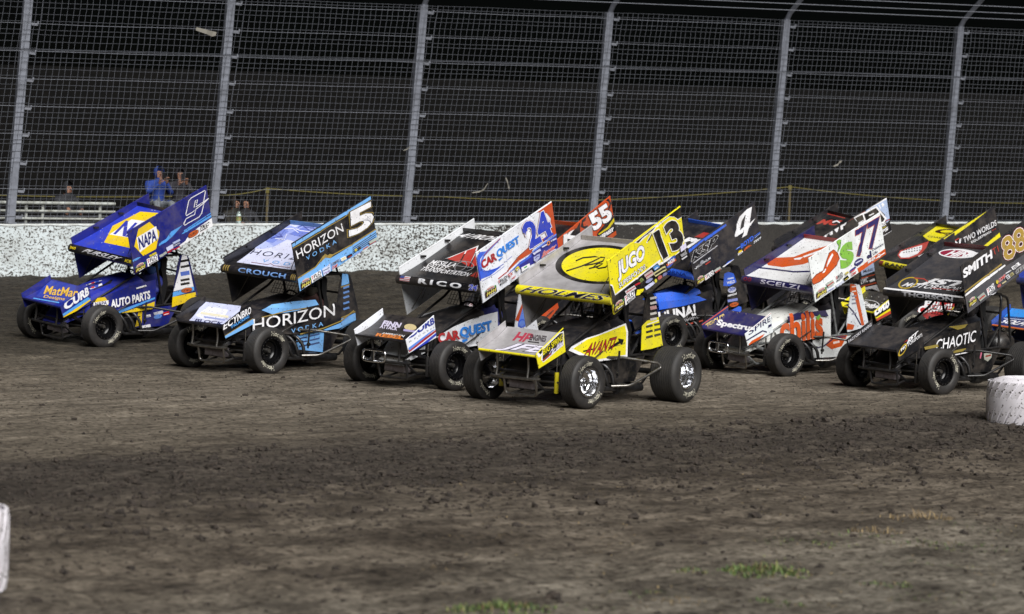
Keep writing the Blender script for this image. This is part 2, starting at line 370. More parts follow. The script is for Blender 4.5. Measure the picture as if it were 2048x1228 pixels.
# woven mesh, one sheet per bay and tier
def wire_sheet(Xa, Xb, h0, h1, dx, dh, off, seed, rad):
    mb = MB(); r = random.Random(seed); n = max(2, round((Xb-Xa)*1.147/dx))
    f = lambda X, h: .006*math.sin(X*3.1+h*2.3+seed)+.006*math.sin(h*5+X*1.3)
    for i in range(n+1):
        X = Xa+(Xb-Xa)*i/n; j = r.uniform(-.007, .007)
        pts = [fpt(X+j+f(X, h0+(h1-h0)*q/7)*.5, h0+(h1-h0)*q/7, off+f(X, q)*1.2) for q in range(8)]
        mb.tube(pts, rad*.95, 3, cap=False)
    seg = 10; hs = sorted(.12+k*.535+d for k in range(-1, 10) for d in (-.085, .09, .225, .36) if h0 <= .12+k*.535+d <= h1)+[h0, h1]
    for h in hs:
        j = r.uniform(-.008, .008); j2 = r.uniform(-.012, .012)
        pts = [fpt(Xa+(Xb-Xa)*q/seg, h+j+j2*q/seg+f(Xa+(Xb-Xa)*q/seg, h)*.4, off+f(q, h)) for q in range(seg+1)]
        mb.tube(pts, rad*1.15, 3, cap=False)
    return mb
sid = 0
bays = [X0+1]+posts+[X1-1]
for Xa, Xb in zip(bays, bays[1:]):
    sid += 1
    wire_sheet(Xa, Xb, .02, 3.40, .128, .135, .07, sid, .0043).build('wire_mesh', WIRE, fence)
    wire_sheet(Xa, Xb, 3.40, FH, .128, .115, .055, sid+40, .0043).build('wire_mesh', WIRE, fence)
    # fine debris screen hung behind the lower tier
# ------------------------------------------------------------------ behind the fence
WHITEP = plain('white_pipe', '#a9ada9', .6, h2='#77776f', scale=5)
def behind(X, d, z):     # X on the wall line, d metres behind it
    p = Vector((X, Yw(X), 0))-WN*d; return Vector((p.x, p.y, z))
rail = empty('white_guardrail', Matrix.Translation(behind(-9.5, 1.2, 1.0)))
tag(rail, 'low white pipe guardrail behind the fence at the far left', 'railing')
RI = rail.matrix_world.inverted()
for z in (2.19, 2.03, 1.88):
    MB().tube([RI @ behind(-12.5, 1.2, z-.06), RI @ behind(-7.44, 1.2, z+.03)], .034 if z > 2.1 else .026, 8).build('rail', WHITEP, rail, smooth=60)
for X in (-11.4, -9.05, -8.75, -7.7):
    MB().tube([RI @ behind(X, 1.25, 1.0), RI @ behind(X, 1.25, 2.2+(X+9)*.02)], .032, 8).build('rail_post', WHITEP, rail, smooth=60)
TAPE = plain('yellow_tape', '#5f571f', .7); WOOD = plain('stake_wood', '#5c5238', .9)
def stake(X, d, z0, z1, label):
    p = behind(X, d, z0); e = empty('stake', Matrix.Translation(p)); tag(e, label, 'stake', 'wooden stakes carrying the yellow rope')
    MB().tube([(0, 0, 0), (0, 0, z1-z0-.06)], .028, 6).build('shaft', WOOD, e)
    MB().box((0, 0, z1-z0-.05), (.075, .075, .12)).build('stake_head', TAPE, e)
stake(-3.44, 4, 1.2, 2.64, 'wooden stake holding up the yellow rope beside the light blue and black car')
stake(8.56, 4, 1.5, 3.13, 'wooden stake holding up the yellow rope right of the number 4 wing')
pts = []
ctrl = [(-9.2, 2.30), (-4.5, 2.44), (-3.44, 2.63), (.3, 2.58), (3.8, 2.62), (8.56, 3.10), (12.7, 2.90), (17, 3.0)]
for (xa, za), (xb, zb_) in zip(ctrl, ctrl[1:]):
    for i in range(12):
        t = i/12; pts.append(behind(xa+(xb-xa)*t, 4, za+(zb_-za)*t-.16*t*(1-t)))
tp = MB().tube(pts, .011, 5).build('yellow_rope', TAPE); tag(tp, 'yellow rope strung between stakes beyond the fence', 'rope')

# scraps caught in the mesh
SCRAP = plain('pale_scrap', '#6f6c64', .8)
def scrap(X, h, pts, wdt, label):
    e = MB()
    base = wall_pt(X, 0, 1.0)+FUP*h
    pp = [base+WD*a+FUP*b+WN*(.08+.03*math.sin(i*2.0)) for i, (a, b) in enumerate(pts)]
    rows = [[p-FUP*wdt*(.4+.6*((i*37) % 5)/4) for i, p in enumerate(pp)], [p+FUP*wdt*.5+WD*.01 for p in pp], [p+FUP*wdt*.4-WN*.012 for p in pp], [p-FUP*wdt*.4-WN*.012 for p in pp]]
    rows.append(rows[0]); e.grid(rows)
    o = e.build('litter_scrap', SCRAP); tag(o, label, 'litter', 'scraps blown into the fence')
scrap(-.78, .70, [(-.28, -.06), (-.12, -.03), (0, .02), (.06, .14)], .025, 'pale bent scrap stuck in the mesh above the number 24 car')
scrap(-.35, .84, [(-.02, .12), (.02, .03), (.08, -.05), (.1, -.1)], .03, 'short pale strip in the mesh just right of the bent scrap')
scrap(-2.5, 1.55, [(-.06, -.03), (0, 0), (.08, .05)], .02, 'small pale scrap low beside the third fence post')
scrap(7.05, 1.35, [(-.1, -.07), (0, -.02), (.06, .04), (.1, .05)], .04, 'curled pale scrap in the mesh above the white and orange car')
scrap(-6.62, 3.85, [(-.32, .04), (-.1, .0), (.05, -.02), (.12, -.03)], .07, 'pale bag scrap high in the mesh left of the second fence post')

# ------------------------------------------------------------------ people
def skin_mesh(name, joints, bones, mats, sub=1):
    names = list(joints); me = bpy.data.meshes.new(name)
    me.from_pydata([joints[n][0] for n in names], [(names.index(a), names.index(b)) for a, b in bones], [])
    o = bpy.data.objects.new(name, me); C.objects.link(o)
    s = o.modifiers.new('s', 'SKIN'); s.use_smooth_shade = True
    for i, n in enumerate(names):
        r = joints[n][1]; me.skin_vertices[0].data[i].radius = r if isinstance(r, tuple) else (r, r)
        me.skin_vertices[0].data[i].use_root = (i == 0)
    ss = o.modifiers.new('ss', 'SUBSURF'); ss.levels = sub; ss.render_levels = sub
    dg = bpy.context.evaluated_depsgraph_get(); out = bpy.data.meshes.new_from_object(o.evaluated_get(dg))
    bpy.data.objects.remove(o)
    out.materials.clear()
    for m in mats: out.materials.append(m)
    out.name = name; return out
SKIN = plain('skin', '#8a6450', .55)
def fingers(mb, wrist, d, side, mi=0, s=1.0):
    d = Vector(d).normalized(); side = Vector(side).normalized(); dn = d.cross(side)
    for k, ln in enumerate((.07, .08, .075, .06)):
        b = Vector(wrist)+d*.05+side*(k-1.5)*.019
        mb.tube([b, b+d*ln*.5*s+dn*.01, b+d*ln*.75*s+dn*.035, b+d*ln*.6*s+dn*.055], [.010, .0095, .009, .007], 6, mi)
    b = Vector(wrist)+side*.03+d*.01
    mb.tube([b, b+side*.03+d*.03, b+side*.025+d*.06+dn*.02], [.012, .011, .008], 6, mi)
def spectator(loc, face, jacket, trousers, label, hood=True, phone=True, standing=False, low=False):
    e = empty('person', Matrix.Translation(loc) @ Matrix.Rotation(face, 4, 'Z')); tag(e, label, 'person', 'spectators behind the fence')
    # x towards the track; seated on the bank
    hy = .38
    J = dict(pelvis=((0, 0, .12), (.17, .13)), waist=((.0, 0, .32), (.155, .12)), chest=((.03, 0, .50), (.18, .125)), neck=((.05, 0, .64), .07), head=((.07, 0, .74), .085), crown=((.065, 0, .83), .075),
             sl=((.03, .19, .55), .075), el=((.16, .27, .34), .06), sr=((.03, -.19, .55), .075), er=((.16, -.27, .34), .06),
             wl=((.30, .09 if phone else .16, .58 if phone else .25), .035), wr=((.30, -.07 if phone else -.16, .56 if phone else .25), .035),
             hl=((.08, .12, .10), .10), kl=((.45, .17, .16), .085), fl=((.50, .17, -.28), .055), tl=((.64, .17, -.31), .05),
             hr=((.08, -.12, .10), .10), kr=((.45, -.17, .16), .085), fr=((.50, -.17, -.28), .055), tr=((.64, -.17, -.31), .05))
    B = [('pelvis', 'waist'), ('waist', 'chest'), ('chest', 'neck'), ('neck', 'head'), ('head', 'crown'), ('chest', 'sl'), ('sl', 'el'), ('el', 'wl'), ('chest', 'sr'), ('sr', 'er'), ('er', 'wr'),
         ('pelvis', 'hl'), ('hl', 'kl'), ('kl', 'fl'), ('fl', 'tl'), ('pelvis', 'hr'), ('hr', 'kr'), ('kr', 'fr'), ('fr', 'tr')]
    jm, tm = plain('cloth_'+jacket, jacket, .85, h2=jacket), plain('cloth_'+trousers, trousers, .85)
    me = skin_mesh('body', J, B, [jm, tm, SKIN])
    for p in me.polygons:
        c = p.center
        if c.z > .66 and (c-Vector((.08, 0, .76))).length < .2: p.material_index = 2
        elif c.z < .2 and not (c.x < .0 and c.z > .16): p.material_index = 1
    link('body', me, e)
    h = MB(); rows = []
    for i in range(9):
        th = i/8*math.pi
        row = []
        for j in range(13):
            ph = R(42)+j/12*R(276)
            rad = .125*(1 if hood else .98)
            row.append((.065+rad*math.sin(th)*math.cos(ph), rad*.92*math.sin(th)*math.sin(ph), .785+rad*1.15*math.cos(th)))
        rows.append(row)
    h.grid(rows); h.build('hood' if hood else 'hair', jm if hood else plain('hair_dark', '#241c16', .8), e, smooth=True)
    f = MB()
    for s in (1, -1):
        f.lathe([(-.01, .0), (-.008, .011), (.004, .012), (.01, .0)], 8, 'x', (.153, .035*s, .79), 1)
    f.tube([(.15, 0, .795), (.178, 0, .755), (.158, 0, .745)], [.009, .016, .010], 6, 0); f.tube([(.15, -.025, .712), (.158, 0, .708), (.15, .025, .712)], .006, 6, 2)
    f.build('face', [SKIN, plain('eye_dark', '#1a1512', .3), plain('lip', '#7c453a', .6)], e, smooth=True)
    for s, k in ((1, 'wl'), (-1, 'wr')):
        hm = MB(); wv = Vector(J[k][0]); hm.tube([wv, wv+Vector((.03, -.01*s, .06))], [.03, .036], 8); fingers(hm, wv+Vector((.03, -.01*s, .02)), (.25, -.1*s, 1), (0, -s, 0))
        hm.build('hand', SKIN, e, smooth=True)
    if phone:
        ph = empty('phone', e.matrix_world @ Matrix.Translation((.35, 0, .72))); tag(ph, phone, 'phone', 'phones held up by spectators')
        MB().box((0, 0, 0), (.010, .075, .15)).build('phone_case', plain('phone_black', '#15161a', .3), ph); MB().box((-.007, 0, 0), (.003, .068, .14)).build('screen', plain('phone_screen', '#2a3140', .15), ph)
    return e
FACE = math.atan2(WN.y, WN.x)
def bank(X, d, z): return behind(X, d, z)
spectator(bank(-6.03, 3, 2.10), FACE, '#1f3a86', '#6d7278', 'person in a bright blue hoodie filming with a phone behind the fence', phone='dark phone held up by the person in the blue hoodie')
spectator(bank(-5.58, 3.05, 2.09), FACE-.2, '#26242a', '#2a2a2e', 'person in a charcoal hoodie filming beside the blue hooded person', hood=True, phone='dark phone held up by the person in the charcoal hoodie')
spectator(bank(-8.09, 2.0, 1.73), FACE+.2, '#1f2024', '#1d1d20', 'person in dark clothing sitting behind the white guardrail at far left', phone=False)
spectator(bank(-4.66, 2.6, 1.53), FACE+.3, '#1e1c16', '#181818', 'bare headed person in olive low behind the wall left of the stake', hood=False, phone=False)
spectator(bank(-4.40, 2.7, 1.53), FACE-.1, '#17171a', '#202020', 'person in black low behind the wall nearest the stake', hood=True, phone=False)
bt = empty('drink_bottle', Matrix.Translation(wall_pt(-5.50, -.12, 1.003))); tag(bt, 'small drink bottle with coloured label standing on the wall top', 'bottle')
MB().lathe([(0, .0), (0, .05), (.06, .055), (.17, .05), (.21, .028), (.235, .026), (.236, 0)], 14, 'z').build('bottle_body', plain('bottle_plastic', '#9fb0ac', .2), bt, smooth=50)
MB().lathe([(.05, .057), (.15, .0545)], 14, 'z').build('bottle_label', plain('bottle_label', '#4d8a52', .5, h2='#b04a3a', scale=30), bt)

# ------------------------------------------------------------------ white marker tyres
def marker_tyre(loc, ro, h, label, rz):
    WT = paint('#dad7de', .6, 0, .56, 0)
    e = empty('marker_tyre', Matrix.Translation(loc) @ Matrix.Rotation(rz, 4, 'Z')); tag(e, label, 'tyre', 'white painted tyres marking the inside of the turn')
    ri = ro*.55
    prof = [(.03, ri), (.0, ri+.06), (.0, ro-.16), (.03, ro-.07), (.09, ro-.015), (h*.28, ro+.008), (h*.5, ro+.014), (h*.72, ro+.006), (h-.09, ro-.02), (h-.03, ro-.08), (h, ro-.17), (h, ri+.06), (h-.03, ri), (h*.6, ri+.05), (h*.4, ri+.05)]
    MB().lathe(prof, 72, 'z', closed=True).build('casing', WT, e, smooth=50)
    n = 30
    lm = MB()
    def P(a, z, d): r = ro+.006+d-.05*max(0, abs(z/h-.5)-.3)**1*2; return (r*math.cos(a), r*math.sin(a), z)
    for sgn, za, zc in ((1, .05, h*.47),):
        A = 2*math.pi/n
        rows = []
        for i in range(5):
            t = i/4; z = za+(zc-za)*t; sh = sgn*t*A*1.1
            rows.append([P(sh+A*.10, z, -.014), P(sh+A*.16, z, .006), P(sh+A*.88, z, .006), P(sh+A*.94, z, -.014)])
        lm.grid(rows); lm.add(rows[0], [(0, 1, 2, 3)]); lm.add(rows[-1], [(3, 2, 1, 0)])
    lug = lm.mesh('tread_lug', WT, smooth=40)
    for k in range(n):
        link('tread_lug', lug, e, Matrix.Rotation(2*math.pi*k/n, 4, 'Z'))
        link('tread_lug', lug, e, Matrix.Translation((0, 0, h)) @ Matrix.Rotation(2*math.pi*(k+.5)/n, 4, 'Z') @ Matrix.Rotation(math.pi, 4, 'X'))
marker_tyre((6.70, 35.55, gz(6.7, 35.5)-.03), .60, .62, 'white painted tyre lying flat at the track edge on the right', .3)
marker_tyre((-3.81, 17.95, gz(-3.7, 17.9)-.03), .60, .62, 'white painted tyre cut off by the left edge in the foreground', 1.1)

# ------------------------------------------------------------------ clods, straw, grass
def clods():
    vs = []; fs = []
    bm = bmesh.new(); bmesh.ops.create_icosphere(bm, subdivisions=1, radius=1); bv1 = np.array([v.co[:] for v in bm.verts]); bf1 = [[v.index for v in f.verts] for f in bm.faces]; bm.free()
    bm = bmesh.new(); bmesh.ops.create_icosphere(bm, subdivisions=2, radius=1); bv2 = np.array([v.co[:] for v in bm.verts]); bf2 = [[v.index for v in f.verts] for f in bm.faces]; bm.free()
    N = 10500; k = 0; allv = []; allf = []
    while k < N:
        u = nrs.rand()
        if u < .62: c = 19.6+nrs.randn()*1.7
        elif u < .85: c = nrs.uniform(20, 31)
        else: c = nrs.uniform(11, 19)
        Y = nrs.uniform(16, 46); X = Y-c*math.sqrt(2)
        if abs(X) > Y*.2+1.2: continue
        big = nrs.rand()
        sz = .008+.010*nrs.rand() if big < .80 else (.016+.016*nrs.rand() if big < .98 else .03+.024*nrs.rand())
        if c > 22: sz *= .5
        if c < 17: sz *= .8
        bv = bv2 if sz > .018 else bv1
        ph = nrs.rand(3)*6; lump = 1+.25*np.sin(bv@np.array([2.3, 3.1, 1.7])+ph[0])+.2*np.sin(bv@np.array([-3.3, 2.1, 3.7])*1.6+ph[1])
        v = bv*(lump*(1+.16*(nrs.rand(len(bv))-.5)*2))[:, None]*np.array([1.1, 1.1, .8])*sz*(.8+.5*nrs.rand(3))
        a = nrs.rand()*6.28; ca, sa = math.cos(a), math.sin(a)
        v = np.stack([v[:, 0]*ca-v[:, 1]*sa, v[:, 0]*sa+v[:, 1]*ca, v[:, 2]], 1)
        v += np.array([X, Y, 0.0]); k += 1
        allv.append(v)
    cent = np.array([v.mean(0) for v in allv]); zz = G(cent[:, 0], cent[:, 1])+relief(cent[:, 0], cent[:, 1])
    n = 0
    for i, v in enumerate(allv):
        v[:, 2] += zz[i]+.14*np.ptp(v[:, 2])
        fs += [[j+n for j in f] for f in (bf2 if len(v) == len(bv2) else bf1)]; n += len(v)
    me = bpy.data.meshes.new('dirt_clods'); me.from_pydata(np.concatenate(allv).tolist(), [], fs)
    me.materials.append(plain('clod_soil', '#221d19', .95, h2='#3a322b', scale=25, bump=.5))
    o = link('dirt_clods', me); tag(o, 'dark crumbled dirt clods scattered along the inside of the track', 'dirt', kind='stuff')
clods()
def blades(name, spots, mats, label, seed):
    r = random.Random(seed); mb = MB()
    for (X, Y, rx, ry, n, h0, h1, wd, lay) in spots:
        for i in range(n):
            a = r.random()*6.28; q = math.sqrt(r.random()); x = X+rx*q*math.cos(a); y = Y+ry*q*math.sin(a)
            h = r.uniform(h0, h1)*(1.0-.7*q)*(.8 if name == 'grass' else 1); b = r.random()*6.28; ln = lay*h*(.3+r.random())
            d = Vector((math.cos(b), math.sin(b), 0)); s = Vector((-d.y, d.x, 0))*wd*(.6+.8*r.random()); z = gz(x, y) if n < 60 else None
            if z is None: z = gz(x, y)
            p = Vector((x, y, z-.006)); m = p+d*ln*.4+Vector((0, 0, h*.65)); t = p+d*ln+Vector((0, 0, h*(1 if lay < 1.5 else .5)))
            mb.add([p-s, p+s, m+s*.7, m-s*.7, t], [(0, 1, 2, 3), (3, 2, 4)], r.randrange(len(mats)))
    me = bpy.data.meshes.new(name); me.from_pydata(mb.v, [], mb.f)
    for m in mats: me.materials.append(m)
    me.polygons.foreach_set('material_index', mb.m)
    tag(link(name, me), label, 'grass', kind='stuff')
g1, g2, g3 = plain('grass_green', '#52662f', .7), plain('grass_dark', '#3a4a29', .7), plain('grass_yellow', '#737545', .75)
s1, s2 = plain('straw', '#8f7c58', .8), plain('straw_dark', '#6a5a41', .8)
blades('grass', [(1.96, 20.5, .34, .30, 420, .05, .13, .006, .9), (1.75, 20.4, .18, .2, 120, .06, .12, .006, .8), (1.38, 20.35, .16, .14, 90, .03, .07, .005, 1), (-.02, 18.05, .40, .25, 460, .04, .10, .006, 1),
     (2.75, 20.0, .22, .2, 90, .03, .07, .005, 1), (2.4, 22.2, .5, .3, 120, .03, .06, .005, 1.2), (1.9, 18.9, .25, .2, 90, .03, .07, .005, 1), (3.6, 22.4, .6, .4, 160, .03, .07, .005, 1.2), (2.9, 22.9, .4, .3, 80, .03, .06, .005, 1.2), (1.0, 19.0, .3, .2, 70, .02, .05, .005, 1.2), (3.3, 21.2, .7, .5, 130, .015, .04, .004, 1.5), (3.0, 19.3, .5, .4, 110, .015, .045, .004, 1.4), (2.2, 21.5, .5, .3, 90, .015, .04, .004, 1.5), (4.0, 23.6, .5, .5, 110, .015, .045, .004, 1.4), (.5, 18.2, .5, .3, 80, .015, .04, .004, 1.5)],
     [g1, g2, g3, g1, s2, g2], 'green grass tufts sprouting from the infield dirt in the foreground', 3)
sp = [(3.62, 24.3, .35, .3, 110, .05, .12, .005, 1.1), (3.1, 23.2, .3, .2, 60, .04, .1, .005, 1.2), (1.25, 18.7, .3, .2, 60, .03, .07, .004, 1.6)]
r_ = random.Random(5)
for i in range(230):
    Y = r_.uniform(17.5, 29); X = r_.uniform(-.5, Y*.19); 
    if (Y-X)/1.414 > 18.6: continue
    sp.append((X, Y, r_.uniform(.08, .4), r_.uniform(.08, .3), r_.randint(4, 16), .01, .035, .004, 3.0))
blades('dry_grass', sp, [s2, s2, s1], 'dry straw and dead grass lying on the infield dirt', 4)

# ------------------------------------------------------------------ printing: text and shapes laid on a panel's surface
TXT = {}
def text2d(s, bold=0.0, space=1.0):
    k = (s, bold, space)
    if k in TXT: return TXT[k]
    cu = bpy.data.curves.new('t', 'FONT'); cu.body = s; cu.size = 1; cu.fill_mode = 'FRONT'; cu.resolution_u = 3; cu.offset = bold; cu.space_character = space
    o = bpy.data.objects.new('t', cu); C.objects.link(o)
    dg = bpy.context.evaluated_depsgraph_get()
    me = bpy.data.meshes.new_from_object(o.evaluated_get(dg))
    v = [(p.co.x, p.co.y) for p in me.vertices]; f = [tuple(p.vertices) for p in me.polygons]
    bpy.data.objects.remove(o); bpy.data.curves.remove(cu); bpy.data.meshes.remove(me)
    TXT[k] = (v, f); return TXT[k]
def homography(src, dst):
    A = []
    for (x, y), (u, v) in zip(src, dst):
        A.append([x, y, 1, 0, 0, 0, -u*x, -u*y, -u]); A.append([0, 0, 0, x, y, 1, -v*x, -v*y, -v])
    return np.linalg.svd(np.array(A, float))[2][-1].reshape(3, 3)
class Art:
    """flat artwork: drawing units -> (p,q) on the panel -> point in space"""
    def __init__(s, surf, src, dst, cuts_p=(), cuts_q=(), clip=False):
        s.clip = clip; s.surf = surf; s.H = homography(src, dst); s.cp = cuts_p; s.cq = cuts_q; s.bm = {}; s.layer = 0
    def to(s, x, y):
        w = s.H @ np.array([x, y, 1.0]); return (w[0]/w[2], w[1]/w[2])
    def put(s, pts, faces, col, name='lettering', step=True):
        if step: s.layer += 1
        mb, mats = s.bm.setdefault(name, (MB(), []))
        if col not in mats: mats.append(col)
        pq = [s.to(*p) for p in pts]
        if s.cp or s.cq or s.clip and (min(min(p) for p in pq) < 0 or max(max(p) for p in pq) > 1):
            bm = bmesh.new(); vs = [bm.verts.new((a, b, 0)) for a, b in pq]
            for f in faces:
                try: bm.faces.new([vs[i] for i in f])
                except ValueError: pass
            for no, cuts in (((1, 0, 0), s.cp), ((0, 1, 0), s.cq)):
                for c in cuts:
                    bmesh.ops.bisect_plane(bm, geom=bm.verts[:]+bm.edges[:]+bm.faces[:], plane_co=(c*no[0], c*no[1], 0), plane_no=no)
            if s.clip:
                for co, no in (((0, 0, 0), (-1, 0, 0)), ((1, 0, 0), (1, 0, 0)), ((0, 0, 0), (0, -1, 0)), ((0, 1, 0), (0, 1, 0))):
                    bmesh.ops.bisect_plane(bm, geom=bm.verts[:]+bm.edges[:]+bm.faces[:], plane_co=co, plane_no=no, clear_outer=True)
            bm.verts.index_update(); pq = [(v.co.x, v.co.y) for v in bm.verts]; faces = [[v.index for v in f.verts] for f in bm.faces]; bm.free()
        off = .0012+s.layer*.0006
        mb.add([s.surf(a, b, off) for a, b in pq], faces, mats.index(col))
    def poly(s, pts, col, name='lettering'):
        tri = tessellate_polygon([[Vector((x, y, 0)) for x, y in pts]]); s.put(pts, tri, col, name); return s
    def ell(s, cx, cy, ux, uy, vx, vy, col, name='lettering', n=28, r0=0.0):
        o = [(cx+math.cos(t)*ux+math.sin(t)*vx, cy+math.cos(t)*uy+math.sin(t)*vy) for t in (2*math.pi*i/n for i in range(n))]
        if r0:
            o += [(cx+(x-cx)*r0, cy+(y-cy)*r0) for x, y in o]
            s.put(o, [(i, (i+1) % n, n+(i+1) % n, n+i) for i in range(n)], col, name)
        else: s.put(o, [tuple(range(n))], col, name)
        return s
    def line(s, pts, wd, col, name='lettering', step=True):
        pts = [Vector((x, y)) for x, y in pts]; a = []; n = len(pts)
        for i, p in enumerate(pts):
            d = (pts[min(i+1, n-1)]-pts[max(i-1, 0)]).normalized(); q = Vector((-d.y, d.x))*wd/2; a += [p-q, p+q]
        s.put([tuple(p) for p in a], [(2*i, 2*i+1, 2*i+3, 2*i+2) for i in range(n-1)], col, name, step); return s
    def text(s, st, BL, BR, TL, col, out=None, ow=.035, bold=.012, shear=0.0, name='lettering', space=1.0, out2=None, ow2=.07):
        v0, f0 = text2d(st, 0.0, space); xs_ = [p[0] for p in v0]; ys_ = [p[1] for p in v0]
        x0, x1, y0, y1 = min(xs_), max(xs_), min(ys_), max(ys_)
        bold = min(bold*.75, .05 if name == 'race_number' else .044); ow = min(ow*.62, .075-bold); ow2 = min(ow2*.62, .08-bold)
        BL, BR, TL = Vector(BL), Vector(BR), Vector(TL)
        def lay(b, c):
            v, f = text2d(st, b, space); pts = []
            for x, y in v:
                a, e = (x-x0)/(x1-x0), (y-y0)/(y1-y0); a += shear*(e-.5)
                p = BL+(BR-BL)*a+(TL-BL)*e; pts.append((p.x, p.y))
            s.put(pts, f, c, name)
        if out2: lay(bold+ow2, out2)
        if out: lay(bold+ow, out)
        lay(bold, col); return s
    def blocks(s, a, b, n, h, cols, rs, name='lettering'):
        """row of small illegible sponsor stickers between two points"""
        a, b = Vector(a), Vector(b); d = (b-a)/n; u = Vector((d.y, -d.x)).normalized()*h
        if u.y > 0: u = -u
        for i in range(n):
            if rs.random() < .12: continue
            p = a+d*(i+.06); q = d*.86; bg = rs.choice(cols); fg = rs.choice([c for c in cols if c != bg])
            hh = u*rs.uniform(.7, 1)
            s.poly([tuple(p), tuple(p+q), tuple(p+q+hh), tuple(p+hh)], bg, name)
            for k in range(rs.randint(1, 2)):
                y = .28+.38*k; x1 = rs.uniform(.7, .92)
                s.line([tuple(p+q*.1+hh*y), tuple(p+q*x1+hh*y)], hh.length*.2, fg, name)
        return s
    def flo(s, BL, BR, TL, boxed=True):
        BL, BR, TL = Vector(BL), Vector(BR), Vector(TL); P = lambda a, b: tuple(BL+(BR-BL)*a+(TL-BL)*b)
        if boxed: s.poly([P(0, 0), P(1, 0), P(1, 1), P(0, 1)], 'W')
        s.poly([P(.05, .9), P(.24, .9), P(.20, .78), P(.05, .78)], 'RED'); s.poly([P(.11, .70), P(.22, .70), P(.14, .42), P(.09, .45)], 'RED')
        s.text('FLO', P(.28, .42), P(.94, .42), P(.28, .9), 'K', bold=.03)
        s.poly([P(.14, .06), P(.94, .06), P(.9, .32), P(.14, .32)], 'K'); s.text('RACING', P(.24, .11), P(.84, .11), P(.24, .27), 'W')
        return s
    def limit(s, BL, BR, TL):
        BL, BR, TL = Vector(BL), Vector(BR), Vector(TL); P = lambda a, b: tuple(BL+(BR-BL)*a+(TL-BL)*b)
        s.poly([P(0, 0), P(1, 0), P(1, .52), P(0, .6)], '#3a1512'); s.poly([P(.03, .6), P(.25, .62), P(.2, .8), P(.03, .75)], '#3f7d3a'); s.poly([P(.78, .55), P(1, .52), P(1, .75), P(.8, .78)], '#3f7d3a')
        s.poly([P(.12, .62), P(.86, .58), P(.8, .85), P(.5, 1), P(.2, .9)], '#c9b9b4')
        s.line([P(.2, .78), P(.78, .74)], (BR-BL).length*.05, '#b33b34'); s.line([P(.25, .68), P(.75, .64)], (BR-BL).length*.04, '#6b6f78')
        for q in ((.1, .1, .22, .5), (.3, .12, .34, .48), (.46, .1, .58, .55), (.66, .12, .72, .5), (.84, .1, .9, .5)):
            s.line([P(q[0], q[1]), P(q[2], q[3])], (BR-BL).length*.06, '#cfc65a')
        s.line([P(.08, .3), P(.92, .34)], (BR-BL).length*.05, '#cfc65a'); s.line([P(.3, .06), P(.8, .1)], (BR-BL).length*.04, 'W')
        return s
    def durst(s, cx, cy, ux, uy, vx, vy, tx='DURST'):
        s.ell(cx, cy, ux, uy, vx, vy, '#1c1410'); s.ell(cx, cy, ux*.92, uy*.92, vx*.88, vy*.88, '#c85a1c')
        c = Vector((cx, cy)); u = Vector((ux, uy)); v = Vector((vx, vy)); b = c-u*.72-v*.4
        s.text(tx, tuple(b), tuple(b+u*1.44), tuple(b+v*.8), '#201008', bold=.03, shear=.08); return s
    def hexa(s, BL, BR, TL, txt='NAPA', full=True):
        BL, BR, TL = Vector(BL), Vector(BR), Vector(TL); P = lambda a, b: tuple(BL+(BR-BL)*a+(TL-BL)*b)
        s.poly([P(.0, .5), P(.27, 0), P(.75, 0), P(1, .5), P(.75, 1), P(.27, 1)], '#e6c514')
        s.poly([P(.03, .32), P(.97, .32), P(.97, .68), P(.03, .68)], 'W')
        s.text(txt, P(.14, .345), P(.86, .345), P(.14, .655), '#1b2468', bold=.035); return s
    def finish(s, parent, mw=None):
        for name, (mb, mats) in s.bm.items():
            me = bpy.data.meshes.new(name); me.from_pydata(mb.v, [], mb.f)
            for c in mats: me.materials.append(ink(c))
            me.polygons.foreach_set('material_index', mb.m)
            o = link(name, me, parent)
INK = dict(W='#e8e8ec', K='#121214', RED='#b5231f', NAVY='#1d1c52', BLUE='#2a3fae', LB='#74aee8', GOLD='#9a8443', ORG='#c4521d', YEL='#e2d61c', GRN='#7db544', SIL='#b9bcc2')
def ink(c): return paint(INK.get(c, c), .38)

